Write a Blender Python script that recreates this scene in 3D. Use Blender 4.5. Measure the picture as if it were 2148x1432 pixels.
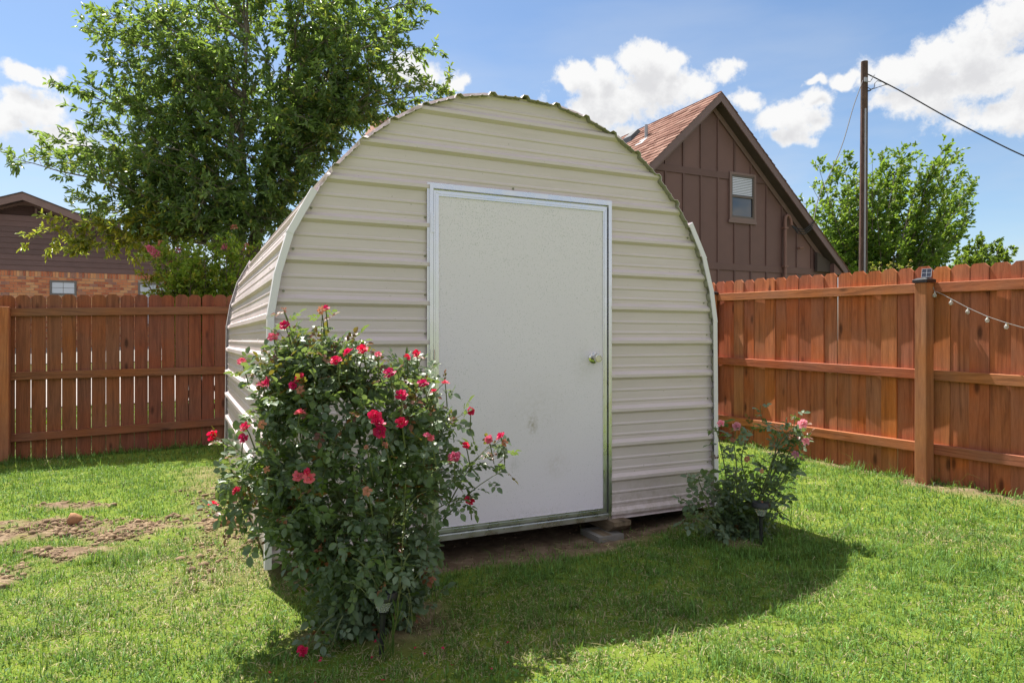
import bpy, bmesh, math, random
import numpy as np
from mathutils import Vector, Matrix, Quaternion, Euler
for o in list(bpy.data.objects):
    bpy.data.objects.remove(o)
SC = bpy.context.scene
COL = SC.collection
R = math.radians
# world axes: +X along the shed front to the right, +Y towards the back of the yard, Z up (metres)

# ------------------------------------------------------------------ camera
YAW = R(25.5)
cam_d = bpy.data.cameras.new('camera')
cam_d.sensor_width = 36.0
cam_d.lens = 36.0 * 1450.0 / 2148.0
cam_d.shift_y = -4.0 / 2148.0
cam_d.clip_start = 0.05
cam_d.clip_end = 2000
cam = bpy.data.objects.new('camera', cam_d)
COL.objects.link(cam)
cam.location = (0, 0, 1.27)
cam.rotation_euler = (R(90), 0, -YAW)
SC.camera = cam

# ------------------------------------------------------------------ view
SC.view_settings.view_transform = 'Standard'
SC.view_settings.look = 'None'
SC.view_settings.gamma = 1.0
SC.view_settings.use_curve_mapping = False
EXPO = 1.6
SC.view_settings.exposure = EXPO
SC.cycles.max_bounces = 7
SC.cycles.diffuse_bounces = 3
SC.cycles.glossy_bounces = 3
SC.cycles.transmission_bounces = 4
SC.cycles.transparent_max_bounces = 6
SC.cycles.sample_clamp_indirect = 6.0

# ------------------------------------------------------------------ sun
SUN_TRAVEL = Vector((0.105, -0.55, -1.0)).normalized()
SUN_DIR = -SUN_TRAVEL
SUN_EL = math.asin(SUN_DIR.z)
SUN_AZ = math.atan2(SUN_DIR.x, SUN_DIR.y)
sun_d = bpy.data.lights.new('sun', 'SUN')
sun_d.energy = 3.3
sun_d.angle = R(0.53)
sun_d.color = (1.0, 0.95, 0.86)
sun = bpy.data.objects.new('sun', sun_d)
COL.objects.link(sun)
sun.rotation_euler = SUN_TRAVEL.to_track_quat('-Z', 'Y').to_euler()

# ------------------------------------------------------------------ world: clear sky and cumulus clouds
SKY_STRENGTH = 0.05
world = bpy.data.worlds.new('World')
SC.world = world
world.use_nodes = True
world.cycles.sampling_method = 'MANUAL'
world.cycles.sample_map_resolution = 512
wn, wl = world.node_tree.nodes, world.node_tree.links
wn.clear()

def wnode(kind, **kw):
    n = wn.new(kind)
    for k, v in kw.items():
        setattr(n, k, v)
    return n

def wset(sock, v):
    if isinstance(v, bpy.types.NodeSocket):
        wl.new(v, sock)
    else:
        sock.default_value = v

def wmath(op, a, b=None, c=None, clamp=False):
    n = wnode('ShaderNodeMath', operation=op, use_clamp=clamp)
    wset(n.inputs[0], a)
    if b is not None: wset(n.inputs[1], b)
    if c is not None: wset(n.inputs[2], c)
    return n.outputs[0]

def wvec(op, a, b=None):
    n = wnode('ShaderNodeVectorMath', operation=op)
    wset(n.inputs[0], a)
    if b is not None: wset(n.inputs[1], b)
    return n.outputs['Value'] if op in ('LENGTH', 'DOT_PRODUCT') else n.outputs[0]

def wramp(x, a, b, c=0.0, d=1.0):
    n = wnode('ShaderNodeMapRange', interpolation_type='SMOOTHSTEP')
    for i, v in enumerate((x, a, b, c, d)):
        wset(n.inputs[i], v)
    return n.outputs[0]

# cumulus heaps: azimuth, elevation, half width, half height (degrees)
CLOUDS = [(31.05, 20.7, 1.9, 1.4), (33.39, 21.2, 1.9, 1.5), (36.28, 21.6, 2.3, 1.6), (38.17, 21.4, 1.7, 1.4),
          (35.51, 19.0, 6.4, 2.6), (32.42, 17.7, 4.4, 1.8), (40.04, 19.5, 2.4, 1.3), (42.6, 20.3, 1.5, 0.8),
          (43.85, 18.3, 2.0, 0.8), (47.2, 16.6, 3.2, 1.4), (49.02, 17.4, 1.5, 0.9), (47.17, 15.3, 1.9, 0.8),
          (48.85, 18.6, 1.0, 0.4), (50.98, 18.6, 1.4, 0.5), (54.57, 18.9, 2.4, 1.4), (57.07, 19.2, 2.2, 1.7),
          (59.72, 19.6, 2.6, 2.2), (61.82, 20.4, 2.6, 2.6), (60.2, 16.9, 4.2, 1.9), (56.35, 16.5, 3.3, 1.5),
          (61.5, 14.8, 4.6, 1.6), (-10.0, 17.5, 2.2, 0.7), (-8.93, 15.4, 2.3, 1.5), (-7.7, 13.7, 2.6, 1.0),
          (-11.2, 14.2, 1.4, 1.3), (17.88, 20.8, 3.5, 1.4), (19.83, 20.4, 1.8, 0.9), (33.2, 15.6, 3.8, 1.6)]

tc = wnode('ShaderNodeTexCoord')
DIRV = tc.outputs['Generated']

def cloud_field(dirv, detail):
    sp = wnode('ShaderNodeSeparateXYZ')
    wset(sp.inputs[0], dirv)
    az = wmath('ARCTAN2', sp.outputs[0], sp.outputs[1])
    el = wmath('ARCSINE', sp.outputs[2])
    cb = wnode('ShaderNodeCombineXYZ')
    wset(cb.inputs[0], az); wset(cb.inputs[1], el)
    nz = wnode('ShaderNodeTexNoise', noise_dimensions='3D')
    wset(nz.inputs['Vector'], dirv)
    nz.inputs['Scale'].default_value = 22.0
    nz.inputs['Detail'].default_value = 3.0
    off = wvec('SUBTRACT', nz.outputs['Color'], (0.5, 0.5, 0.5))
    off = wvec('MULTIPLY', off, (0.055, 0.045, 0.0))
    p = wvec('ADD', cb.outputs[0], off)
    acc = None
    for (a, e, ra, re) in CLOUDS:
        q = wvec('SUBTRACT', p, (R(a), R(e), 0))
        q = wvec('MULTIPLY', q, (1 / R(ra), 1 / R(re), 0))
        v = wmath('SUBTRACT', 1.0, wvec('LENGTH', q))
        acc = v if acc is None else wmath('SMOOTH_MAX', acc, v, 0.25)
    # heaps added out of view, cover thickened to raise the white fill light
    big = wnode('ShaderNodeTexNoise', noise_dimensions='3D')
    wset(big.inputs['Vector'], wvec('MULTIPLY', dirv, (1.0, 1.0, 1.7)))
    big.inputs['Scale'].default_value = 3.3
    big.inputs['Detail'].default_value = 4.0
    away = wramp(wvec('DOT_PRODUCT', dirv, (math.sin(YAW), math.cos(YAW), 0.1)), 0.62, 0.8, 1.0, 0.0)
    rest = wmath('MULTIPLY_ADD', big.outputs[0], 6.0, -2.5)
    rest = wmath('MULTIPLY_ADD', away, 3.0, wmath('SUBTRACT', rest, 3.0))
    acc = wmath('MAXIMUM', acc, rest)
    f = wnode('ShaderNodeTexNoise', noise_dimensions='3D')
    wset(f.inputs['Vector'], dirv)
    f.inputs['Scale'].default_value = 21.0
    f.inputs['Detail'].default_value = detail
    f.inputs['Roughness'].default_value = 0.66
    fb = wmath('MULTIPLY_ADD', f.outputs[0], 2.6, -1.22)
    return wmath('ADD', wmath('MAXIMUM', acc, -1.5), fb)

d1 = cloud_field(DIRV, 9.0)
lift = wvec('NORMALIZE', wvec('ADD', DIRV, (-0.004, 0.0, 0.026)))
d2 = cloud_field(lift, 5.0)
alpha = wramp(d1, -0.04, 0.54)
inner = wmath('MULTIPLY', wramp(d2, 0.1, 1.25), wramp(d1, 0.05, 0.6))
sky = wnode('ShaderNodeTexSky', sky_type='NISHITA')
sky.sun_disc = False
sky.sun_elevation = SUN_EL
sky.sun_rotation = SUN_AZ
sky.altitude = 150
sky.air_density = 1.0
sky.dust_density = 0.6
sky.ozone_density = 1.6
hs = wnode('ShaderNodeHueSaturation')
hs.inputs['Saturation'].default_value = 1.10
hs.inputs['Value'].default_value = 1.0
wl.new(sky.outputs[0], hs.inputs['Color'])
# thin high veil
veil_n = wnode('ShaderNodeTexNoise')
wset(veil_n.inputs['Vector'], wvec('MULTIPLY', DIRV, (1.0, 1.0, 4.0)))
veil_n.inputs['Scale'].default_value = 3.0
veil_n.inputs['Detail'].default_value = 7.0
spv = wnode('ShaderNodeSeparateXYZ'); wset(spv.inputs[0], DIRV)
veil = wmath('MULTIPLY', wramp(veil_n.outputs[0], 0.32, 0.70, 0.0, 0.72), wramp(spv.outputs[2], 0.0, 0.5, 1.0, 0.25))
K = 1.0 / (SKY_STRENGTH * 2 ** EXPO)
mv = wnode('ShaderNodeMix', data_type='RGBA')
wset(mv.inputs[0], veil)
wl.new(hs.outputs[0], mv.inputs[6])
mv.inputs[7].default_value = (0.70 * K, 0.76 * K, 0.83 * K, 1)
cc = wnode('ShaderNodeMix', data_type='RGBA')
wset(cc.inputs[0], inner)
cc.inputs[6].default_value = (0.98 * K, 0.975 * K, 0.965 * K, 1)
cc.inputs[7].default_value = (0.76 * K, 0.755 * K, 0.765 * K, 1)
mc = wnode('ShaderNodeMix', data_type='RGBA')
wset(mc.inputs[0], wmath('MULTIPLY', alpha, 0.97))
wl.new(mv.outputs[2], mc.inputs[6])
wl.new(cc.outputs[2], mc.inputs[7])
bg = wnode('ShaderNodeBackground')
bg.inputs['Strength'].default_value = SKY_STRENGTH
wl.new(mc.outputs[2], bg.inputs['Color'])
wo = wnode('ShaderNodeOutputWorld')
wl.new(bg.outputs[0], wo.inputs[0])

# ------------------------------------------------------------------ helpers
rng = np.random.default_rng(7)
random.seed(11)

def tag(o, label=None, cat=None, group=None, kind=None):
    if label: o['label'] = label
    if cat: o['category'] = cat
    if group: o['group'] = group
    if kind: o['kind'] = kind
    return o

def thing(name, loc, label, cat, group=None):
    e = bpy.data.objects.new(name, None)
    e.empty_display_size = 0.1
    e.location = loc
    COL.objects.link(e)
    return tag(e, label, cat, group)

def world_loc(o):
    v = Vector(o.location)
    while o.parent is not None:
        o = o.parent
        v = v + Vector(o.location)
    return v

def link(name, me, mat=None, parent=None, loc=None):
    """link a mesh whose vertices are in world coordinates (loc None) or local ones (loc = world place)"""
    o = bpy.data.objects.new(name, me)
    if mat is not None and len(me.materials) == 0:
        me.materials.append(mat)
    COL.objects.link(o)
    p = Vector((0, 0, 0)) if loc is None else Vector(loc)
    if parent is not None:
        o.parent = parent
        p = p - world_loc(parent)
    o.location = p
    return o

class MB:
    def __init__(s):
        s.v, s.f = [], []
    def add(s, vs, fs):
        n = len(s.v)
        s.v += [tuple(v) for v in vs]
        s.f += [tuple(i + n for i in f) for f in fs]
        return s
    def box(s, x0, x1, y0, y1, z0, z1):
        return s.add([(x0, y0, z0), (x1, y0, z0), (x1, y1, z0), (x0, y1, z0), (x0, y0, z1), (x1, y0, z1), (x1, y1, z1), (x0, y1, z1)],
                     [(0, 3, 2, 1), (4, 5, 6, 7), (0, 1, 5, 4), (1, 2, 6, 5), (2, 3, 7, 6), (3, 0, 4, 7)])
    def prism_y(s, poly, y0, y1):
        """polygon in x,z (counter-clockwise seen from -y) pushed from y0 to y1"""
        n = len(poly)
        vs = [(x, y0, z) for x, z in poly] + [(x, y1, z) for x, z in poly]
        fs = [tuple(range(n)), tuple(range(2 * n - 1, n - 1, -1))]
        fs += [(i, i + n, (i + 1) % n + n, (i + 1) % n) for i in range(n)]
        return s.add(vs, fs)
    def prism_x(s, poly, x0, x1):
        n = len(poly)
        vs = [(x0, y, z) for y, z in poly] + [(x1, y, z) for y, z in poly]
        fs = [tuple(range(n - 1, -1, -1)), tuple(range(n, 2 * n))]
        fs += [(i, (i + 1) % n, (i + 1) % n + n, i + n) for i in range(n)]
        return s.add(vs, fs)
    def tube(s, pts, rad, n=8, cap=True):
        pts = [Vector(p) for p in pts]
        if not hasattr(rad, '__len__'): rad = [rad] * len(pts)
        base = len(s.v)
        up = None
        for i, p in enumerate(pts):
            d = (pts[min(i + 1, len(pts) - 1)] - pts[max(i - 1, 0)])
            if d.length < 1e-9: d = Vector((0, 0, 1))
            d.normalize()
            if up is None:
                up = Vector((1, 0, 0)) if abs(d.x) < 0.8 else Vector((0, 1, 0))
            a = (up - d * up.dot(d))
            if a.length < 1e-6: a = d.orthogonal()
            a.normalize()
            up = a
            b = d.cross(a)
            for k in range(n):
                t = 2 * math.pi * k / n
                s.v.append(tuple(p + (a * math.cos(t) + b * math.sin(t)) * rad[i]))
        for i in range(len(pts) - 1):
            for k in range(n):
                k2 = (k + 1) % n
                s.f.append((base + i * n + k, base + i * n + k2, base + (i + 1) * n + k2, base + (i + 1) * n + k))
        if cap:
            s.f.append(tuple(base + k for k in range(n - 1, -1, -1)))
            e = base + (len(pts) - 1) * n
            s.f.append(tuple(e + k for k in range(n)))
        return s
    def lathe(s, prof, c=(0, 0, 0), axis='z', n=16):
        base = len(s.v)
        for r, h in prof:
            for k in range(n):
                t = 2 * math.pi * k / n
                x, y = r * math.cos(t), r * math.sin(t)
                p = (x, y, h) if axis == 'z' else (x, -h, y)     # axis 'y': h runs towards -y
                s.v.append((c[0] + p[0], c[1] + p[1], c[2] + p[2]))
        for i in range(len(prof) - 1):
            for k in range(n):
                k2 = (k + 1) % n
                s.f.append((base + i * n + k, base + i * n + k2, base + (i + 1) * n + k2, base + (i + 1) * n + k))
        s.f.append(tuple(base + k for k in range(n - 1, -1, -1)))
        e = base + (len(prof) - 1) * n
        s.f.append(tuple(e + k for k in range(n)))
        return s
    def mesh(s, name, smooth=None):
        me = bpy.data.meshes.new(name)
        me.from_pydata(s.v, [], s.f)
        if smooth is not None:
            me.polygons.foreach_set('use_smooth', [True] * len(me.polygons))
            me.set_sharp_from_angle(angle=R(smooth))
        me.update()
        return me
    def obj(s, name, mat, parent=None, smooth=None):
        return link(name, s.mesh(name, smooth), mat, parent)

def np_mesh(name, V, F, color=None, smooth=False):
    """F: list of (m,k) index arrays"""
    me = bpy.data.meshes.new(name)
    V = np.asarray(V, dtype=np.float32)
    me.vertices.add(len(V)); me.vertices.foreach_set('co', V.ravel())
    loops = np.concatenate([np.asarray(f).ravel() for f in F]).astype(np.int32)
    sizes = np.concatenate([np.full(len(f), np.asarray(f).shape[1]) for f in F]).astype(np.int32)
    starts = np.concatenate([[0], np.cumsum(sizes)[:-1]]).astype(np.int32)
    me.loops.add(len(loops)); me.loops.foreach_set('vertex_index', loops)
    me.polygons.add(len(sizes)); me.polygons.foreach_set('loop_start', starts)
    me.polygons.foreach_set('loop_total', sizes)
    if smooth:
        me.polygons.foreach_set('use_smooth', np.ones(len(sizes), dtype=bool))
    if color is not None:
        at = me.color_attributes.new('tint', 'FLOAT_COLOR', 'POINT')
        c4 = np.ones((len(V), 4), dtype=np.float32)
        c4[:, :3] = color
        at.data.foreach_set('color', c4.ravel())
    me.update(calc_edges=True)
    me.validate()
    return me

def _hash(ix, iy, seed):
    h = (ix.astype(np.int64) * 374761393 + iy.astype(np.int64) * 668265263 + seed * 974711) & 0x7fffffff
    h = ((h ^ (h >> 13)) * 1274126177) & 0x7fffffff
    return ((h ^ (h >> 16)) & 0xffff) / 65535.0

def vnoise(x, y, scale=1.0, seed=0, octaves=3):
    x = np.asarray(x, float) * scale; y = np.asarray(y, float) * scale
    out = 0; amp = 0.5; tot = 0
    for o in range(octaves):
        ix, iy = np.floor(x), np.floor(y)
        fx, fy = x - ix, y - iy
        fx = fx * fx * (3 - 2 * fx); fy = fy * fy * (3 - 2 * fy)
        a = _hash(ix, iy, seed + o); b = _hash(ix + 1, iy, seed + o)
        c = _hash(ix, iy + 1, seed + o); d = _hash(ix + 1, iy + 1, seed + o)
        out = out + amp * ((a * (1 - fx) + b * fx) * (1 - fy) + (c * (1 - fx) + d * fx) * fy)
        tot += amp; amp *= 0.5; x = x * 2.03 + 17.1; y = y * 2.03 + 5.7
    return out / tot

def sstep(a, b, x):
    t = np.clip((np.asarray(x, float) - a) / (np.asarray(b) - np.asarray(a)), 0, 1)
    return t * t * (3 - 2 * t)

CY, SY = math.cos(YAW), math.sin(YAW)
def to_view(a, b):            # yard coordinates -> along / across the line of sight
    return CY * a - SY * b, SY * a + CY * b
def from_view(X, Y):
    return CY * X + SY * Y, -SY * X + CY * Y

# bare earth patches of the lawn: centre, half sizes, along the line of sight frame
PATCHES = [(-3.42, 5.27, .28, .13), (-3.05, 4.62, .46, .26), (-2.49, 4.58, .26, .30), (-2.63, 4.10, .30, .17),
           (-2.72, 3.62, .17, .30), (-2.02, 4.72, .13, .15), (-3.3, 4.3, .25, .2)]

def dirt_amount(a, b):
    X, Y = to_view(a, b)
    n = vnoise(a, b, 5.0, 3, 4) - 0.5
    n2 = vnoise(a, b, 16.0, 31, 2) - 0.5
    m = np.full(np.shape(X), -9.0)
    for (x, y, rx, ry) in PATCHES:
        m = np.maximum(m, 1 - np.hypot((X - x) / rx, (Y - y) / ry))
    d = sstep(-0.25, 0.45, m + n * 1.3 + n2 * 1.0)
    sh_ = .20 * sstep(2.45, 2.75, a)
    under = sstep(3.28 + sh_, 3.52 + sh_, b + n * .35) * sstep(0.35, .6, a) * (1 - sstep(3.1, 3.45, a)) * (b < 7.5)
    left = sstep(-0.15, 0.2, a + n * .4) * (a < 0.7) * sstep(3.6, 3.9, b) * (b < 7.5) * 0.55
    base = 1 - sstep(.12, .42, np.hypot(a - .80, b - 3.02) + n * .35)
    base2 = 1 - sstep(.05, .22, np.hypot(a - 2.95, b - 3.12) + n * .2)
    strip = sstep(np.where(b < 3.75, 5.10, 5.28), np.where(b < 3.75, 5.36, 5.46), a + n * .35) * (1 - sstep(5.6, 5.8, a)) * (b < 9)
    return np.clip(np.maximum.reduce([d, under, left, base * .85, base2 * .8, strip * .9]), 0, 1)

def dry_amount(a, b):
    X, Y = to_view(a, b)
    n = vnoise(a, b, 1.7, 9, 4)
    n2 = vnoise(a, b, 7.0, 13, 3)
    dry = sstep(.5, .78, n * .6 + n2 * .4) * .55
    for (x, y, rx, ry, k) in [(-1.6, 3.6, .85, .85, .68), (-2.2, 4.3, .9, .4, .5), (-1.6, 3.0, .7, .5, .5), (-2.6, 3.0, .7, .35, .35), (2.6, 4.1, .5, .35, .4), (2.3, 3.0, .6, .3, .3), (0.3, 2.85, 1.0, .45, .6), (-.35, 2.75, .8, .4, .8), (.6, 3.25, .7, .35, .45), (.25, 2.65, .7, .2, .7), (1.4, 3.3, .35, .25, .4), (-.1, 3.2, .7, .35, .6), (1.2, 2.7, .8, .3, .2)]:
        dry = np.maximum(dry, k * (1 - sstep(.35, 1.15, np.hypot((X - x) / rx, (Y - y) / ry) + (n2 - .5) * .9)))
    return np.clip(dry, 0, 1)

def height(a, b):
    a = np.asarray(a, float); b = np.asarray(b, float)
    ac = np.clip(a, -6, 7); bc = np.clip(b, -2, 9.2)
    h = .022 + .016 * ac - .006 * (bc - 3.7)
    h = h - .055 * sstep(3.42, 3.62, b) * (1 - sstep(7.4, 7.7, b)) * sstep(.7, 1.1, a) * (1 - sstep(2.95, 3.3, a))
    h = h + .04 * sstep(3.9, 6.2, bc) * sstep(4.4, 5.6, ac)
    near = (1 - sstep(9.0, 11.0, b)) * (1 - sstep(7, 9, a)) * sstep(-9, -6, a)
    h = h + (vnoise(a, b, .9, 21, 3) - .5) * .035 * near
    slope = 1 - sstep(3.0, 7.5, a)
    h = h + .086 * np.clip(b - 10.0, 0, 12.5) * slope
    return h

def hgt(a, b):
    return float(height(np.array([a]), np.array([b]))[0])
# ------------------------------------------------------------------ materials
class NT:
    def __init__(s, name):
        s.m = bpy.data.materials.new(name)
        s.m.use_nodes = True
        s.t = s.m.node_tree
        s.t.nodes.clear()
        s.out = s.n('ShaderNodeOutputMaterial')
        s.p = s.n('ShaderNodeBsdfPrincipled')
        s.l(s.p.outputs[0], s.out.inputs[0])
    def n(s, kind, **kw):
        n = s.t.nodes.new(kind)
        for k, v in kw.items(): setattr(n, k, v)
        return n
    def l(s, a, b): s.t.links.new(a, b)
    def set(s, sock, v):
        if isinstance(v, bpy.types.NodeSocket): s.l(v, sock)
        else: sock.default_value = v
    def coord(s, scale=(1, 1, 1), kind='Object', perobj=False):
        c = s.n('ShaderNodeTexCoord').outputs[kind]
        if perobj:
            oi = s.n('ShaderNodeObjectInfo')
            v = s.n('ShaderNodeVectorMath', operation='SCALE')
            v.inputs[0].default_value = (37.0, 91.0, 53.0)
            s.l(oi.outputs['Random'], v.inputs['Scale'])
            ad = s.n('ShaderNodeVectorMath', operation='ADD')
            s.l(c, ad.inputs[0]); s.l(v.outputs[0], ad.inputs[1])
            c = ad.outputs[0]
        mp = s.n('ShaderNodeMapping')
        mp.inputs['Scale'].default_value = scale
        s.l(c, mp.inputs['Vector'])
        return mp.outputs[0]
    def noise(s, vec, scale, detail=4, rough=.55, dist=0):
        n = s.n('ShaderNodeTexNoise')
        s.l(vec, n.inputs['Vector'])
        n.inputs['Scale'].default_value = scale
        n.inputs['Detail'].default_value = detail
        n.inputs['Roughness'].default_value = rough
        n.inputs['Distortion'].default_value = dist
        return n.outputs[0]
    def ramp(s, x, stops):
        r = s.n('ShaderNodeValToRGB')
        s.l(x, r.inputs[0])
        e = r.color_ramp.elements
        while len(e) < len(stops): e.new(0.5)
        for i, (p, c) in enumerate(stops):
            e[i].position = p
            e[i].color = (c[0], c[1], c[2], 1) if len(c) == 3 else c
        return r.outputs[0]
    def math(s, op, a, b=None, clamp=False):
        n = s.n('ShaderNodeMath', operation=op, use_clamp=clamp)
        s.set(n.inputs[0], a)
        if b is not None: s.set(n.inputs[1], b)
        return n.outputs[0]
    def maprange(s, x, a, b, c=0., d=1.):
        n = s.n('ShaderNodeMapRange')
        for i, v in enumerate((x, a, b, c, d)): s.set(n.inputs[i], v)
        return n.outputs[0]
    def mix(s, fac, a, b, mode='MIX'):
        n = s.n('ShaderNodeMix', data_type='RGBA', blend_type=mode)
        s.set(n.inputs[0], fac)
        for i, v in ((6, a), (7, b)):
            if not isinstance(v, bpy.types.NodeSocket) and len(v) == 3: v = (*v, 1)
            s.set(n.inputs[i], v)
        return n.outputs[2]
    def rand(s): return s.n('ShaderNodeObjectInfo').outputs['Random']
    def hsv(s, col, h=.5, sat=1., v=1.):
        n = s.n('ShaderNodeHueSaturation')
        s.set(n.inputs['Hue'], h); s.set(n.inputs['Saturation'], sat); s.set(n.inputs['Value'], v)
        s.set(n.inputs['Color'], col)
        return n.outputs[0]
    def bump(s, h, strength=.3, dist=.01):
        b = s.n('ShaderNodeBump')
        b.inputs['Strength'].default_value = strength
        b.inputs['Distance'].default_value = dist
        s.l(h, b.inputs['Height'])
        s.l(b.outputs[0], s.p.inputs['Normal'])
    def base(s, c): s.set(s.p.inputs['Base Color'], c if isinstance(c, bpy.types.NodeSocket) else (*c, 1))
    def rough(s, r): s.set(s.p.inputs['Roughness'], r)
    def metal(s, v): s.set(s.p.inputs['Metallic'], v)
    def spec(s, v): s.set(s.p.inputs['Specular IOR Level'], v)

def mat_plain(name, c, rough=.6, metal=0., var=.08, scale=6., bump=0., perobj=False, spec=.5):
    k = NT(name)
    v = k.coord(perobj=perobj)
    n = k.noise(v, scale, 6)
    col = k.mix(n, tuple(x * (1 - var * 2) for x in c), tuple(min(1, x * (1 + var * 2)) for x in c))
    if perobj:
        col = k.hsv(col, v=k.maprange(k.rand(), 0, 1, 1 - var * 1.6, 1 + var * 1.6))
    k.base(col); k.rough(rough); k.metal(metal); k.spec(spec)
    if bump: k.bump(k.noise(v, scale * 9, 5), bump, .004)
    return k.m

def mat_wood(name, dark, mid, light, axis='z', rough=.78, knots=True, spread=.17):
    k = NT(name)
    sc = {'z': (9, 9, .55), 'x': (.55, 9, 9), 'y': (9, .55, 9)}[axis]
    v = k.coord(sc, perobj=True)
    g = k.noise(v, 2.2, 8, .62, 1.2)
    fine = k.noise(k.coord(tuple(x * 6 for x in sc), perobj=True), 3.0, 5, .7)
    col = k.ramp(g, [(.30, dark), (.5, mid), (.72, light)])
    col = k.mix(k.maprange(fine, .35, .7, 0, .35), col, tuple(x * .45 for x in dark))
    if knots:
        vo = k.n('ShaderNodeTexVoronoi')
        k.l(k.coord({'z': (7, 7, 2.6), 'x': (2.6, 7, 7), 'y': (7, 2.6, 7)}[axis], perobj=True), vo.inputs['Vector'])
        vo.inputs['Scale'].default_value = .85
        kn = k.maprange(vo.outputs['Distance'], .07, .16, .85, 0.)
        col = k.mix(kn, col, tuple(x * .35 for x in dark))
    patch = k.noise(k.coord((1, 1, 1), perobj=True), 1.8, 4)
    col = k.hsv(col, h=k.maprange(k.rand(), 0, 1, .492, .508), sat=k.maprange(patch, .3, .7, .9, 1.08),
                v=k.math('MULTIPLY', k.maprange(k.rand(), 0, 1, 1 - spread, 1 + spread), k.maprange(patch, .25, .75, .82, 1.15)))
    k.base(col); k.rough(rough); k.spec(.25)
    k.bump(k.math('ADD', g, k.math('MULTIPLY', fine, .6)), .35, .006)
    return k.m

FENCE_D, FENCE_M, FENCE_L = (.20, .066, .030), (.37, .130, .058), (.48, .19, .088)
M_picket_shaded = mat_wood('shade toned picket wood', (.15, .050, .027), (.27, .090, .046), (.33, .115, .06), 'z', spread=.07)  # back fence: its shade is put into this darker copy of the wood
M_picket_sunlit = mat_wood('stained picket wood', (.25, .076, .034), (.45, .140, .062), (.53, .18, .085), 'z', spread=.09)  # side fence: same wood, brighter copy with the sunlight in its colour
M_rail_shaded = mat_wood('stained rail wood', (.15, .05, .028), (.26, .09, .046), (.32, .115, .06), 'x', spread=.08)  # back fence rails, darkened in colour for the shade
M_rail_sunlit = mat_wood('stained rail wood along yard', FENCE_D, (.42, .140, .066), (.52, .19, .092), 'y', spread=.08)  # side fence rails, same wood coloured brighter for the sun
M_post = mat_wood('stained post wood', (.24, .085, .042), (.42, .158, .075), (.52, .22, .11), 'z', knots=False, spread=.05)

def mat_siding():
    k = NT('tan painted steel')
    v = k.coord()
    n = k.noise(v, 1.7, 6)
    streak = k.noise(k.coord((1.2, 1.2, 14)), 2.5, 5)
    col = k.mix(n, (.665, .565, .58), (.72, .615, .63))
    col = k.mix(k.maprange(streak, .5, .8, 0, .22), col, (.42, .36, .27))
    sz = k.n('ShaderNodeSeparateXYZ'); k.l(v, sz.inputs[0])
    splash = k.math('MULTIPLY', k.maprange(sz.outputs[2], .14, .42, 1, 0), k.maprange(k.noise(v, 26, 6, .7), .42, .68, 0, .55))
    col = k.mix(splash, col, (.36, .27, .19))
    spots = k.noise(v, 55, 2)
    col = k.mix(k.maprange(spots, .74, .78, 0, .5), col, (.22, .17, .12))
    k.base(col); k.rough(k.maprange(n, .3, .7, .33, .46)); k.spec(.5)
    k.bump(k.noise(v, 5.5, 3), .10, .02)
    return k.m
M_siding = mat_siding()
M_trim = mat_plain('white steel trim', (.78, .74, .80), .38, 0, .03, 3)
M_galv = mat_plain('underside steel', (.30, .29, .22), .55, .3, .1)

def mat_alu():
    k = NT('brushed aluminium')
    n = k.noise(k.coord((6, 6, 6)), 2, 2)
    k.base(k.mix(n, (.62, .62, .64), (.78, .78, .80)))
    k.metal(1.0); k.rough(k.maprange(n, .3, .7, .22, .36))
    k.bump(n, .02, .001)
    return k.m
M_alu = mat_alu()

def mat_door():
    k = NT('pebbled white door sheet')
    v = k.coord()
    sep = k.n('ShaderNodeSeparateXYZ'); k.l(v, sep.inputs[0])
    zc = sep.outputs[2]
    sp = k.noise(v, 150, 2, .5)
    sp2 = k.noise(k.coord((1, 1, .55)), 190, 2, .5)
    dense = k.noise(v, 3.0, 3)
    top = k.maprange(zc, .9, 2.1, 0., .055)
    th = k.math('SUBTRACT', k.maprange(dense, .3, .7, .70, .655), top)
    speck = k.maprange(k.math('SUBTRACT', sp, th), 0, .02, 0, 1)
    speck2 = k.maprange(k.math('SUBTRACT', sp2, k.math('ADD', th, .03)), 0, .03, 0, .8)
    fac = k.math('MULTIPLY', k.math('MAXIMUM', speck, speck2), .5)
    col = k.mix(dense, (.81, .74, .84), (.855, .785, .88))
    col = k.mix(fac, col, (.27, .29, .28))
    # hand smudges, brown scuffs
    def smudge(x, z, rx, rz, c, amt):
        nonlocal col
        d = k.n('ShaderNodeVectorMath', operation='SUBTRACT'); k.l(v, d.inputs[0]); d.inputs[1].default_value = (x, 3.73, z)
        m = k.n('ShaderNodeVectorMath', operation='MULTIPLY'); k.l(d.outputs[0], m.inputs[0]); m.inputs[1].default_value = (1 / rx, 0, 1 / rz)
        ln = k.n('ShaderNodeVectorMath', operation='LENGTH'); k.l(m.outputs[0], ln.inputs[0])
        nn = k.noise(v, 48, 6, .7)
        f = k.math('MULTIPLY', k.maprange(ln.outputs['Value'], 1.0, .1, 0, 1), k.maprange(nn, .38, .66, 0, amt))
        col = k.mix(f, col, c)
    smudge(1.92, .755, .045, .075, (.30, .22, .12), .75)
    smudge(1.80, .52, .05, .06, (.36, .35, .33), .4)
    smudge(2.08, .50, .12, .12, (.45, .37, .32), .28)
    smudge(1.95, .85, .3, .25, (.47, .42, .36), .2)
    smudge(1.9, .2, .5, .06, (.42, .38, .34), .3)
    smudge(2.28, 1.12, .10, .16, (.45, .43, .38), .3)
    k.base(col); k.rough(.42); k.spec(.4)
    k.bump(k.noise(v, 150, 3), .22, .003)
    return k.m
M_door = mat_door()
M_chrome = mat_plain('satin nickel', (.62, .60, .57), .16, 1.0, .02)
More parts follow.
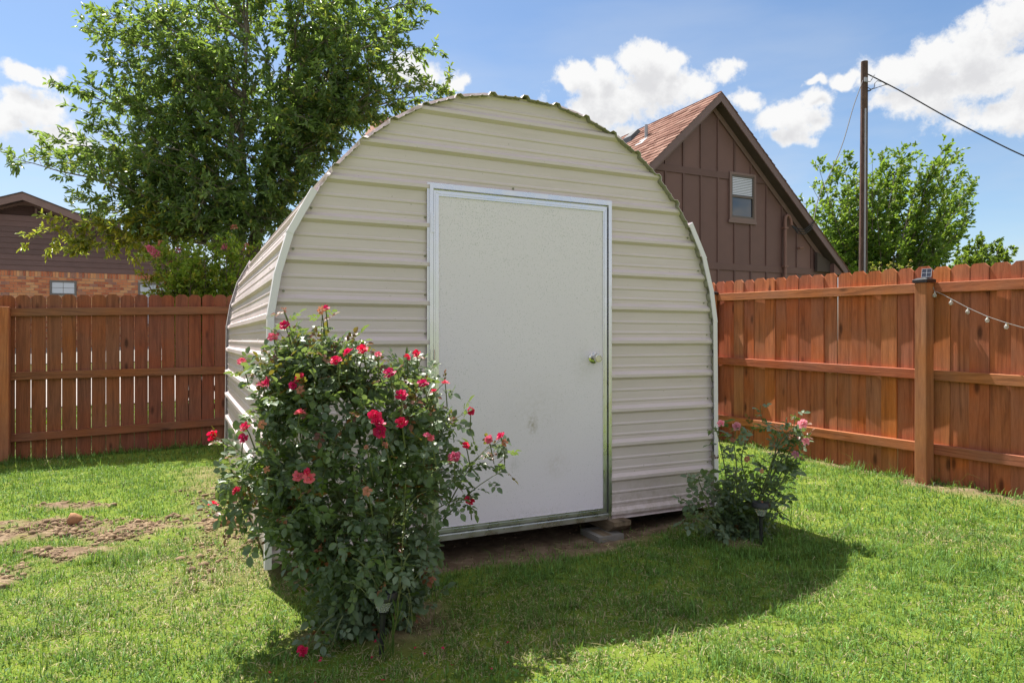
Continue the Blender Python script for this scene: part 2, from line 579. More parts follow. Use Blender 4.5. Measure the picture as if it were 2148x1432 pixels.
M_dark_wood = mat_plain('old floor framing', (.09, .065, .045), .85, 0, .2, 8, .3)
M_beam = mat_wood('weathered treated timber', (.15, .10, .06), (.27, .20, .13), (.38, .30, .21), 'y', knots=True)
M_conc = mat_plain('grey concrete', (.26, .24, .22), .9, 0, .15, 14, .4)
M_pave = mat_plain('pale concrete paving', (.34, .30, .28), .9, 0, .08, 1.3, .2)

def mat_leaf(name, rough=.38, transl=.35, spec=.5, vmul=1., sheen=0.):
    k = NT(name)
    at = k.n('ShaderNodeAttribute'); at.attribute_name = 'tint'
    col = k.hsv(at.outputs['Color'], v=vmul)
    n = k.noise(k.coord(), 30, 2)
    col = k.hsv(col, v=k.maprange(n, .3, .7, .85, 1.15))
    k.base(col); k.rough(rough); k.spec(spec)
    if sheen:
        k.p.inputs['Coat Weight'].default_value = sheen
        k.p.inputs['Coat Roughness'].default_value = .35
    tr = k.n('ShaderNodeBsdfTranslucent')
    k.l(k.mix(.55, col, (.30, .42, .03), 'MIX'), tr.inputs[0])
    mx = k.n('ShaderNodeMixShader'); mx.inputs[0].default_value = transl
    k.l(k.p.outputs[0], mx.inputs[1]); k.l(tr.outputs[0], mx.inputs[2])
    k.l(mx.outputs[0], k.out.inputs[0])
    return k.m
M_leaf_oak = mat_leaf('oak leaves', .34, .55, .6)
M_leaf_elm = mat_leaf('elm leaves', .42, .52, .5)
M_leaf_rose = mat_leaf('rose leaves', .42, .36, .65, 1.)
M_grass = mat_leaf('grass blades', .55, .38, .25)

def mat_petal(name, c, c2):
    k = NT(name)
    n = k.noise(k.coord(perobj=True), 40, 3)
    col = k.mix(n, c, c2)
    col = k.hsv(col, h=k.maprange(k.rand(), 0, 1, .49, .51), v=k.maprange(k.rand(), 0, 1, .75, 1.2))
    k.base(col); k.rough(.5)
    tr = k.n('ShaderNodeBsdfTranslucent'); k.l(col, tr.inputs[0])
    mx = k.n('ShaderNodeMixShader'); mx.inputs[0].default_value = .35
    k.l(k.p.outputs[0], mx.inputs[1]); k.l(tr.outputs[0], mx.inputs[2]); k.l(mx.outputs[0], k.out.inputs[0])
    return k.m
M_rose = mat_petal('red rose petals', (.60, .006, .065), (.78, .018, .16))
M_rose_pink = mat_petal('pink rose petals', (.70, .06, .17), (.82, .25, .34))
M_rose_pale = mat_petal('pale pink rose petals', (.78, .24, .38), (.85, .45, .52))
M_rose_dry = mat_petal('faded rose petals', (.42, .12, .07), (.62, .30, .20))
M_myrtle = mat_petal('crepe myrtle blossom', (.70, .10, .25), (.85, .33, .42))

def mat_bark(name, d, l, sc=14):
    k = NT(name)
    v = k.coord((1, 1, .35))
    n = k.noise(v, sc, 7, .65, .6)
    col = k.ramp(n, [(.3, d), (.7, l)])
    k.base(col); k.rough(.9); k.spec(.2)
    k.bump(n, .8, .02)
    return k.m
M_bark = mat_bark('grey brown bark', (.085, .072, .055), (.26, .225, .18))
M_stem = mat_plain('green rose canes', (.10, .12, .04), .6, 0, .2, 12)
M_twig = mat_plain('brown twigs', (.10, .075, .05), .8, 0, .2, 12)

def mat_ground():
    k = NT('lawn soil')
    at = k.n('ShaderNodeAttribute'); at.attribute_name = 'tint'
    sp = k.n('ShaderNodeSeparateColor'); k.l(at.outputs['Color'], sp.inputs[0])
    dirt, dry, cover = sp.outputs[0], sp.outputs[1], sp.outputs[2]
    v = k.coord()
    n1 = k.noise(v, 9, 8, .6); n2 = k.noise(v, 60, 5, .7); n3 = k.noise(v, 1.3, 4)
    green = k.ramp(n2, [(.28, (.035, .050, .016)), (.5, (.085, .11, .030)), (.75, (.16, .175, .06))])
    far = k.ramp(k.noise(v, 3.0, 6, .65), [(.3, (.105, .165, .02)), (.7, (.20, .255, .035))])
    straw = k.ramp(n2, [(.3, (.17, .125, .07)), (.7, (.44, .36, .21))])
    soil = k.ramp(n1, [(.28, (.085, .058, .042)), (.5, (.21, .148, .10)), (.72, (.38, .29, .20))])
    soil = k.mix(k.maprange(n2, .35, .7, 0, .5), soil, (.19, .115, .075))
    g = k.mix(dry, green, straw)
    g = k.mix(cover, far, g)
    c = k.mix(dirt, g, soil)
    k.base(c); k.rough(.95); k.spec(.15)
    k.bump(k.math('ADD', n1, k.math('MULTIPLY', n2, .7)), .9, .02)
    return k.m
M_ground = mat_ground()
def mat_soil():
    k = NT('crumbled clay soil')
    v = k.coord()
    n1 = k.noise(v, 14, 6); n2 = k.noise(v, 90, 4)
    col = k.ramp(n1, [(.3, (.10, .064, .044)), (.5, (.25, .175, .115)), (.72, (.42, .31, .20))])
    k.base(col); k.rough(.95); k.spec(.1); k.bump(n2, .6, .006)
    return k.m
M_soil = mat_soil()
M_clay = mat_plain('orange clay', (.36, .185, .095), .9, 0, .2, 30, .8)

def mat_brick():
    k = NT('mixed orange brick')
    col = k.ramp(k.rand(), [(0, (.30, .085, .05)), (.2, (.48, .155, .07)), (.42, (.56, .20, .09)), (.6, (.62, .30, .13)), (.78, (.66, .37, .18)), (.93, (.33, .16, .12)), (1, (.24, .15, .135))])
    k.t.nodes[-1].color_ramp.interpolation = 'LINEAR'
    n = k.noise(k.coord(perobj=True), 12, 5)
    col = k.mix(k.maprange(n, .35, .7, 0, .45), col, (.62, .27, .14))
    k.base(col); k.rough(.9); k.bump(n, .4, .01)
    return k.m
M_brick = mat_brick()
def mat_brick_mass():
    k = NT('mixed orange brick far courses')
    g = k.n('ShaderNodeNewGeometry')
    col = k.ramp(g.outputs['Random Per Island'], [(0, (.30, .085, .05)), (.3, (.50, .165, .075)), (.6, (.60, .27, .12)), (.85, (.64, .34, .16)), (1, (.24, .15, .135))])
    k.base(col); k.rough(.9)
    return k.m
M_brick_mass = mat_brick_mass()
M_mortar = mat_plain('mortar', (.42, .36, .29), .95, 0, .1, 10)
M_lap = mat_plain('brown lap siding paint', (.14, .082, .074), .6, 0, .10, 3, .1, perobj=True)
M_panel = mat_plain('brown board siding paint', (.172, .092, .080), .62, 0, .07, 4, .15, perobj=True)
M_batten = mat_plain('brown batten paint', (.140, .074, .064), .6, 0, .08, 4, .1, perobj=True)
M_fascia = mat_plain('brown fascia paint', (.21, .135, .12), .55, 0, .1, 4, .1)
M_fascia_dark = mat_plain('dark grey brown fascia paint', (.175, .110, .105), .55, 0, .1, 4, .1)
M_soffit = mat_plain('dark soffit', (.075, .054, .046), .8, 0, .1, 4)
M_pipe = mat_plain('brown painted conduit', (.22, .11, .085), .5, 0, .1, 6)

def mat_shingle(name, a, b, c):
    k = NT(name)
    g = k.n('ShaderNodeNewGeometry')
    col = k.ramp(g.outputs['Random Per Island'], [(0, a), (.5, b), (1, c)])
    n = k.noise(k.coord(), 120, 3)
    col = k.hsv(col, v=k.maprange(n, .3, .7, .75, 1.2))
    k.base(col); k.rough(.95); k.spec(.1); k.bump(n, .5, .004)
    return k.m
M_shingle = mat_shingle('red brown asphalt shingle', (.25, .13, .105), (.36, .20, .16), (.45, .275, .225))
M_shingle_dk = mat_shingle('dark brown shingle', (.06, .045, .042), (.09, .07, .062), (.12, .095, .085))

def mat_glass(name, c):
    k = NT(name); k.base(c); k.rough(.04); k.spec(.8); k.p.inputs['Coat Weight'].default_value = .6; k.p.inputs['Coat Roughness'].default_value = .02
    return k.m
M_glass_dark = mat_glass('dark window glass', (.045, .05, .065))
M_glass_pale = mat_glass('pale blind behind glass', (.52, .58, .66))
M_blind = mat_plain('white blind slats', (.66, .68, .76), .5, 0, .03)
M_win_frame = mat_plain('brown window frame', (.13, .10, .085), .5, 0, .06)
M_win_grey = mat_plain('grey window frame', (.16, .155, .15), .5, 0, .06)
M_black = mat_plain('black plastic', (.014, .014, .016), .42, 0, .15, 20, .1)
M_solar = NT('solar cell')
_v = M_solar.coord()
_b = M_solar.n('ShaderNodeTexBrick'); M_solar.l(_v, _b.inputs['Vector'])
M_solar.base((.012, .018, .045)); M_solar.rough(.12); M_solar.p.inputs['Coat Weight'].default_value = .8
M_solar = M_solar.m
M_cellline = mat_plain('silver cell line', (.6, .62, .66), .35, .6, .02)
M_pole = mat_bark('weathered creosote pole', (.05, .034, .028), (.15, .10, .078), 9)
M_conduit = mat_plain('grey conduit', (.36, .37, .40), .4, .2, .08)
M_wire = mat_plain('black cable', (.03, .03, .034), .6, 0, .1)
M_wire_pale = mat_plain('pale bare cable', (.40, .40, .40), .5, .3, .1)
def mat_clear(name, c, rough=.05):
    k = NT(name); k.base(c); k.rough(rough); k.p.inputs['Transmission Weight'].default_value = .75; k.p.inputs['IOR'].default_value = 1.3
    return k.m
M_bulb = mat_clear('frosted bulb', (.92, .92, .92), .25)
M_lens = mat_clear('ribbed clear lens', (.85, .88, .86), .1)
M_web = mat_plain('dry grass stem', (.17, .18, .06), .7, 0, .15)
# ------------------------------------------------------------------ ground
def axis_steps(parts):
    out = []
    for a, b, st in parts:
        out += list(np.arange(a, b - 1e-6, st))
    out.append(parts[-1][1])
    return np.array(out)

gx = axis_steps([(-500, -60, 55), (-60, -12, 4), (-12, -4.5, .5), (-4.5, 6.2, .055), (6.2, 16, .6), (16, 60, 4), (60, 500, 55)])
gy = axis_steps([(-60, -4, 8), (-4, 1.0, .5), (1.0, 9.3, .055), (9.3, 30, .45), (30, 70, 4), (70, 700, 70)])
GX, GY = np.meshgrid(gx, gy, indexing='ij')
fa, fb = GX.ravel(), GY.ravel()
GZ = height(fa, fb)
dirt = dirt_amount(fa, fb); dry = dry_amount(fa, fb)
inyard = (fa > -9) & (fa < 5.5) & (fb < 9.05) & (fb > -4)
dirt = np.where(inyard, dirt, 0); dry = np.where(inyard, dry, 0.12)
rough_soil = (vnoise(fa, fb, 22, 5, 3) - .5) * .05 + (vnoise(fa, fb, 6, 6, 2) - .35) * .04
shed_zone = (fa > .3) & (fb > 3.6) & (fa < 3.45)
GZ = GZ + dirt * rough_soil * np.where(shed_zone, .25, 1.0)
cover = np.where(inyard, 0, 1.0)
nx, ny = len(gx), len(gy)
ii, jj = np.meshgrid(np.arange(nx - 1), np.arange(ny - 1), indexing='ij')
q = (ii * ny + jj).ravel()
F = np.stack([q, q + ny, q + ny + 1, q + 1], 1)
ground = link('ground', np_mesh('ground', np.stack([fa, fb, GZ], 1), [F], np.stack([dirt, dry, cover], 1), True), M_ground)
tag(ground, 'lawn ground of the yard with bare earth patches', None, None, 'structure')

def strip(name, b0, b1, mat, a0=-60, a1=7.0, up=.02):
    xs = np.array(list(np.arange(a0, a1, 1.0)) + [a1]); ys = np.linspace(b0, b1, 14)
    A, B = np.meshgrid(xs, ys, indexing='ij'); A = A.ravel(); B = B.ravel()
    n = len(ys); ii, jj = np.meshgrid(np.arange(len(xs) - 1), np.arange(n - 1), indexing='ij'); q = (ii * n + jj).ravel()
    o = link(name, np_mesh(name, np.stack([A, B, height(A, B) + up], 1), [np.stack([q, q + n, q + n + 1, q + 1], 1)]), mat)
    return tag(o, None, None, None, 'structure')
strip('alley', 12.8, 17.3, M_pave)
strip('pavement', 18.8, 23.85, M_conc)

# ------------------------------------------------------------------ arched shed
SHED_A, SHED_F, SHED_B = 1.87, 3.758, 7.42
HALF = [(1.485, .10), (1.486, .50), (1.486, .85), (1.484, 1.15), (1.472, 1.40), (1.44, 1.60), (1.392, 1.79), (1.33, 1.935),
        (1.25, 2.065), (1.15, 2.205), (1.012, 2.357), (.85, 2.49), (.655, 2.607), (.438, 2.692), (.22, 2.738), (0, 2.752)]
half = np.array(HALF)
def shed_outer(z):
    return np.interp(z, half[:, 1], half[:, 0])
full = np.concatenate([half * [-1, 1], half[-2::-1]])
seg = np.hypot(*np.diff(full, axis=0).T); arc = np.concatenate([[0], np.cumsum(seg)]); arc -= arc[-1] / 2
# smooth the polyline a little
ss = np.linspace(arc[0], arc[-1], 260)
px = np.interp(ss, arc, full[:, 0]); pz = np.interp(ss, arc, full[:, 1])
ker = np.ones(13) / 13
for _ in range(2):
    ex = np.concatenate([np.full(6, px[0]), px, np.full(6, px[-1])]); ez = np.concatenate([pz[0] - (pz[1] - pz[0]) * np.arange(6, 0, -1), pz, pz[-1] - (pz[-2] - pz[-1]) * np.arange(1, 7)])
    px = np.convolve(ex, ker, 'valid'); pz = np.convolve(ez, ker, 'valid')
tx = np.gradient(px, ss); tz = np.gradient(pz, ss); tl = np.hypot(tx, tz); tx /= tl; tz /= tl
def arc_point(s, off=0.):
    x, z, ax, az = (np.interp(s, ss, v) for v in (px, pz, tx, tz))
    return x - az * off, z + ax * off          # outward normal of a left-to-right arch

PITCH = .2205
RIB = [(-.031, 0), (-.015, .021), (.013, .021), (.029, 0)]
MINOR = [(-.011, 0), (-.004, .0045), (.004, .0045), (.011, 0)]
prof = []
for k in range(-14, 15):
    for c, sh in ((k * PITCH, RIB), (k * PITCH + PITCH * .36, MINOR), (k * PITCH + PITCH * .66, MINOR)):
        prof += [(c + d, h) for d, h in sh]
prof = sorted(p for p in prof if arc[0] + .004 < p[0] < arc[-1] - .004)
prof = [(arc[0], 0)] + prof + [(arc[-1], 0)]
fine_p = []
for (s0, h0), (s1, h1) in zip(prof[:-1], prof[1:]):
    m = max(1, int((s1 - s0) / .04))
    for i in range(m): fine_p.append((s0 + (s1 - s0) * i / m, h0 + (h1 - h0) * i / m))
fine_p.append(prof[-1])
sp_ = np.array([p[0] for p in fine_p]); hp_ = np.array([p[1] for p in fine_p])
shed = thing('arched_shed', (SHED_A, SHED_F, hgt(SHED_A, SHED_F)), 'tan corrugated metal shed with a rounded arch roof and a white door', 'shed')
ys = np.array([3.718, 3.75, 4.3, 5.2, 6.1, 7.0, 7.43])
V = []
for y in ys:
    wob = (vnoise(sp_ * 1.0 + 40, np.full_like(sp_, y * 3), 2.2, 77, 2) - .5) * .008 * (1 if y > 3.72 else 1.6)
    x, z = arc_point(sp_, hp_ - .020 + wob)
    V.append(np.stack([SHED_A + x, np.full_like(x, y), z], 1))
V = np.concatenate(V); n = len(sp_)
F = []
for j in range(len(ys) - 1):
    i = np.arange(n - 1)
    F.append(np.stack([j * n + i, j * n + i + 1, (j + 1) * n + i + 1, (j + 1) * n + i], 1))
F = np.concatenate(F)
me = np_mesh('arched_roof', V, [F], None, True)
me.materials.append(M_siding); me.materials.append(M_galv)
me.set_sharp_from_angle(angle=R(14))
roof_o = link('arched_roof', me, None, shed)
sol = roof_o.modifiers.new('thick', 'SOLIDIFY'); sol.thickness = .003; sol.offset = -1; sol.material_offset = 1; sol.use_rim = True

# corrugated front wall round the door opening
DL, DR, DB, DT = 1.262, 2.481, .126, 2.148
rows = [(.112, .018)]
for k in range(-1, 13):
    z0 = .126 + PITCH * k
    for dz, h in ((0, 0), (.017, .024), (.036, .024), (.056, 0)): rows.append((z0 + dz, h))
    for c in (.39, .70):
        for dz, h in ((-.011, 0), (-.004, .0045), (.004, .0045), (.011, 0)): rows.append((z0 + PITCH * c + dz, h))
rows = sorted(r for r in rows if .118 < r[0] < 2.728)
rows = [(.114, .024)] + rows
zs_list = [r[0] for r in rows]; hs_list = [r[1] for r in rows]
ext = []
for z in list(np.arange(2.15, 2.728, .03)) + [DT, 2.728]:
    ext.append((z, float(np.interp(z, zs_list, hs_list))))
rows = sorted(rows + ext)
clean = [rows[0]]
for r_ in rows[1:]:
    if r_[0] - clean[-1][0] > 1e-4: clean.append(r_)
rows = clean
mb = MB()
def wall_rows(lo, hi, fl, fr, nseg):
    rr = [r_ for r_ in rows if lo - 1e-6 <= r_[0] <= hi + 1e-6]
    base = len(mb.v)
    for z, h in rr:
        l, r_ = fl(z), fr(z)
        for i in range(nseg + 1):
            x = l + (r_ - l) * i / nseg
            dent = (float(vnoise(np.array([x]), np.array([z]), 1.6, 55, 2)[0]) - .5) * .010
            mb.v.append((x, SHED_F - h + dent, z))
    for j in range(len(rr) - 1):
        for i in range(nseg):
            p = base + j * (nseg + 1) + i
            mb.f.append((p, p + 1, p + nseg + 2, p + nseg + 1))
left_e = lambda z: SHED_A - shed_outer(z) + .012
right_e = lambda z: SHED_A + shed_outer(z) - .012
wall_rows(.1, DT, left_e, lambda z: DL + .012, 10)
wall_rows(.1, DT, lambda z: DR - .012, right_e, 10)
wall_rows(DT, 2.73, left_e, right_e, 26)
front = mb.obj('front_wall', M_siding, shed, smooth=20)
# back wall and floor framing
poly = [(SHED_A - x + .02 if x > 0 else SHED_A, z) for x, z in HALF] + [(SHED_A + x - .02, z) for x, z in HALF[-2::-1]]
MB().prism_y(poly[::-1], 7.38, 7.40).obj('back_wall', M_siding, shed)
MB().box(.42, 3.32, 3.80, 7.36, .128, .150).obj('floor_deck', M_dark_wood, shed)
for x in (1.20, 2.53):
    # runner with a sloped front end, like a sled
    MB().prism_x([(3.655, .1175), (3.655, .090), (3.72, .045), (7.36, .045), (7.36, .1175)], x - .075, x + .055).obj('skid', M_beam, shed)
MB().box(.44, 3.30, 3.775, 3.80, .118, .150).obj('rim_joist', M_dark_wood, shed)

# white corner trim in short straight lengths that follow the curve
def trim_piece(side, za, zb, y0, lap):
    m = MB()
    pts = []
    for z in (za, zb):
        hx = float(shed_outer(z)); d = .01
        tang = Vector((float(shed_outer(z + d)) - float(shed_outer(z - d)), 2 * d)).normalized()
        nrm = Vector((tang.y, -tang.x))
        o = Vector((hx, z))
        pts.append((o, nrm))
    dirs = 1 if y0 < 5 else -1
    y = y0 - dirs * lap
    sec = []
    for o, nr in pts:
        pin = o - nr * .027; pc = o + nr * (.007 + lap * .6)
        row = [(pin, y + dirs * .004), (pin, y), (pc, y), (pc, y + dirs * .055), (pc - nr * .002, y + dirs * .055), (pc - nr * .002, y + dirs * .002), (pin, y + dirs * .006)]
        sec.append([(SHED_A + side * p.x, yy, p.y) for p, yy in row])
    nn = len(sec[0])
    m.v = sec[0] + sec[1]
    for i in range(nn - 1): m.f.append((i, i + 1, i + 1 + nn, i + nn))
    m.f.append(tuple(range(nn))); m.f.append(tuple(range(2 * nn - 1, nn - 1, -1)))
    m.obj('corner_trim', M_trim, shed)
for side in (-1, 1):
    cuts = [.098 if side < 0 else .118, 1.39, 1.605, 1.825, 2.05]
    for i in range(4):
        trim_piece(side, cuts[i], cuts[i + 1] + .012, 3.713, .0015 * (i % 2) + .0004 * i)
        trim_piece(side, max(.12, cuts[i]), cuts[i + 1] + .012, 7.436, .0015 * (i % 2) + .0004 * i)

# door frame, leaf and fittings
mb = MB()
fw = .021
mb.box(DL, DL + fw, 3.722, 3.77, .118, DT - fw); mb.box(DR - fw, DR, 3.722, 3.77, .108, DT - fw); mb.box(DL, DR, 3.722, 3.77, DT - fw, DT)
mb.box(DL - .012, DL, 3.735, 3.741, .118, DT); mb.box(DR, DR + .012, 3.735, 3.741, .118, DT); mb.box(DL - .012, DR + .012, 3.735, 3.741, DT, DT + .012)
mb.box(DL + fw, DL + fw + .012, 3.752, 3.77, .16, DT - fw); mb.box(DR - fw - .012, DR - fw, 3.752, 3.77, .16, DT - fw); mb.box(DL + fw + .012, DR - fw - .012, 3.752, 3.77, DT - fw - .012, DT - fw)
mb.obj('door_frame', M_alu, shed)
mb = MB()
mb.box(DL, DR - fw - .001, 3.728, 3.79, .122, .146); mb.box(DL, DR - fw - .001, 3.716, 3.74, .1465, .156); mb.box(DL, DR - fw - .001, 3.724, 3.79, .1565, .163)
mb.obj('threshold', M_alu, shed)
L0, L1, B0, T1 = DL + fw + .004, DR - fw - .009, .166, DT - fw - .010
door = MB().box(L0 + .030, L1 - .027, 3.7345, 3.752, B0 + .030, T1 - .030).obj('door', M_door, shed)
def mitred(name, quad, dy0, dy1, lip):
    m = MB()
    m.prism_y(quad, dy0, dy1)
    return m.obj(name, M_alu, door)
tw, rw = .0305, .0275
for quad in ([(L0, B0), (L0 + tw, B0 + tw), (L0 + tw, T1 - tw), (L0, T1)], [(L1, B0), (L1, T1), (L1 - rw, T1 - tw), (L1 - rw, B0 + tw)],
             [(L0, T1), (L0 + tw, T1 - tw), (L1 - rw, T1 - tw), (L1, T1)], [(L0, B0), (L1, B0), (L1 - rw, B0 + tw), (L0 + tw, B0 + tw)]):
    m = MB().prism_y(quad, 3.729, 3.753)
    cx_ = sum(p[0] for p in quad) / 4; cz_ = sum(p[1] for p in quad) / 4
    q2 = [(p[0] + (cx_ - p[0]) * (.72 if abs(quad[0][0] - quad[2][0]) < .1 else .02), p[1] + (cz_ - p[1]) * (.72 if abs(quad[0][1] - quad[2][1]) < .1 else .02)) for p in quad]
    m.prism_y(q2, 3.7265, 3.7289)
    m.obj('edge_trim', M_alu, door)
for hz_ in (1.93, 1.16, .40):
    m = MB(); x = DL + fw
    for i in range(5):
        m.tube([(x + .001, 3.719, hz_ - .055 + i * .022), (x + .001, 3.719, hz_ - .0345 + i * .022)], .0052, 8)
    m.box(x - .016, x - .003, 3.7185, 3.7215, hz_ - .055, hz_ + .055)
    m.obj('hinge', M_alu, door, smooth=40)
m = MB().lathe([(.036, 0), (.036, .004), (.030, .008), (.014, .011), (.0125, .030), (.021, .036), (.0275, .045), (.0285, .056), (.025, .066), (.019, .0665), (.017, .064), (.0001, .064)], (2.352, 3.7345, 1.155), 'y', 24)
m.obj('door_knob', M_chrome, door, smooth=35)
# screws beside the frame and along the edges
mb = MB()
def screw(x, z, y=SHED_F - .001):
    mb.lathe([(.0075, 0), (.0075, .0015), (.0048, .0018), (.0048, .0055), (.0001, .006)], (x, y, z), 'y', 6)
for k in range(9):
    z = .126 + PITCH * k + .075
    screw(DL - .019, z); screw(left_e(z) + .045, z); screw(right_e(z) - .045, z)
screw(1.80, DT + .030); screw(DL - .03, DT - .005)
mb.obj('screw', M_galv, shed)['kind'] = 'stuff'
mb = MB()
for x in (1.45, 1.72, 2.0, 2.28):
    mb.lathe([(.005, 0), (.005, .002), (.0001, .003)], (x, 3.716, .1512), 'y', 6)
mb.obj('threshold_screw', M_galv, shed)['kind'] = 'stuff'
mb = MB()
for s_ in np.arange(-2.6, -1.2, PITCH):
    for y in (4.4, 5.6, 6.8):
        x, z = arc_point(s_ + .05, -.018)
        nx_, nz_ = arc_point(s_ + .05, .0)
        mb.tube([(SHED_A + x, y, z), (SHED_A + x + (nx_ - x) * .35, y, z + (nz_ - z) * .35)], .0065, 6)
mb.obj('roof_screw', M_trim, shed)['kind'] = 'stuff'

# concrete block under the skid
blk = thing('concrete_block', (2.46, 3.72, hgt(2.46, 3.72)), 'weathered grey concrete block under the timber skid by the door', 'block')
zb = hgt(2.42, 3.66)
MB().box(2.335, 2.52, 3.64, 3.86, zb - .06, .043).obj('slab', M_conc, blk)
mb = MB().box(2.37, 2.44, 3.65, 3.80, .0432, .0448)
mb.obj('shim', M_beam, blk)

# ------------------------------------------------------------------ fences
def picket_mesh(w, h, t, ear, along):
    m = MB()
    x0, x1 = -w / 2, w / 2
    poly = [(x0, 0), (x1, 0), (x1, h - ear), (x1 - ear * 1.05, h), (x0 + ear * 1.05, h), (x0, h - ear)]
    m.prism_y(poly, -t / 2, t / 2)
    if along == 'y':
        m.v = [(-y, x, z) for x, y, z in m.v]
    return m.mesh('picket')
def rail(fence, mat, x0, x1, y0, y1, za, zb_, h, axis):
    m = MB()
    if axis == 'x':
        m.add([(x0, y0, za - h), (x1, y0, zb_ - h), (x1, y1, zb_ - h), (x0, y1, za - h), (x0, y0, za), (x1, y0, zb_), (x1, y1, zb_), (x0, y1, za)],
              [(0, 3, 2, 1), (4, 5, 6, 7), (0, 1, 5, 4), (1, 2, 6, 5), (2, 3, 7, 6), (3, 0, 4, 7)])
    else:
        m.add([(x0, y0, za - h), (x1, y0, za - h), (x1, y1, zb_ - h), (x0, y1, zb_ - h), (x0, y0, za), (x1, y0, za), (x1, y1, zb_), (x0, y1, zb_)],
              [(0, 3, 2, 1), (4, 5, 6, 7), (0, 1, 5, 4), (1, 2, 6, 5), (2, 3, 7, 6), (3, 0, 4, 7)])
    me = m.mesh('rail')
    o = link('rail', me, mat, fence)
    bv = o.modifiers.new('edge', 'BEVEL'); bv.width = .004; bv.segments = 1
    return o
def post(fence, x0, x1, y0, y1, z0, z1):
    o = MB().box(x0, x1, y0, y1, z0, z1).obj('post', M_post, fence)
    bv = o.modifiers.new('edge', 'BEVEL'); bv.width = .006; bv.segments = 2
    return o

# back fence, seen in shade with daylight through its gaps
bf = thing('wooden_fence', (-1.5, 9.05, -.06), 'shaded red brown picket fence on the left with light through its gaps', 'fence')
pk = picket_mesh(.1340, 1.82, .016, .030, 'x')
pk.materials.append(M_picket_shaded)
a = -5.947; i = 0
while a < 5.46:
    o = bpy.data.objects.new('picket', pk); COL.objects.link(o); o.parent = bf
    zt = 1.757 + (a + 1.5) * .0275
    p = Vector((a, 9.062, zt - 1.82 + random.uniform(-.006, .006)))
    o.location = p - bf.location
    o.rotation_euler = (0, random.gauss(0, .0022), random.gauss(0, .012))
    o.scale = (random.uniform(.982, 1.012), 1, 1)
    a += .1415
bposts = [-6.53, -4.12, -1.715, .70, 3.1, 5.44]
for x in bposts[1:]:
    post(bf, x - .05, x + .05, 8.93, 9.032, -.25, 1.62 + (x + 1.7) * .02)
for x0, x1 in zip(bposts[:-1], bposts[1:]):
    for zl, sl in ((1.612, .028), (.923, .012), (.262, .032)):
        rail(bf, M_rail_shaded, x0 + .0505, x1 - .0505, 9.012, 9.051, zl + (x0 + 1.5) * sl, zl + (x1 + 1.5) * sl, .089, 'x')

# side fence, sunlit
sf = thing('wooden_fence', (5.5, 3.65, .06), 'sunlit red brown picket fence on the right with square posts and three rails', 'fence')
pk2 = picket_mesh(.1440, 1.84, .016, .032, 'y')
pk2.materials.append(M_picket_sunlit)
b = 1.15
while b < 9.0:
    o = bpy.data.objects.new('picket', pk2); COL.objects.link(o); o.parent = sf
    zt = 1.846 + (b - 2.92) * .0264
    gap = .002 if random.random() < .22 else 0
    o.location = Vector((5.5115 + random.uniform(-.0035, .0045), b, zt - 1.84 + random.uniform(-.008, .008))) - sf.location
    o.rotation_euler = (random.gauss(0, .003), random.gauss(0, .0025), random.gauss(0, .035))
    o.scale = (1, random.uniform(.998, 1.022), 1)
    b += .1485 + gap
sposts = [1.15, 3.605, 6.10, 8.6]
for y in sposts:
    post(sf, 5.358, 5.4545, y - .05, y + .05, -.2, 1.728 + (y - 3.65) * .02)
ends = sposts + [9.02]
for y0, y1 in zip(ends[:-1], ends[1:]):
    for zl, sl in ((1.705, .024), (1.005, .02), (.432, -.003)):
        rail(sf, M_rail_sunlit, 5.460, 5.4985, y0 + .0015, y1 - .0015, zl + (y0 - 2.6) * sl, zl + (y1 - 2.6) * sl, .082, 'y')

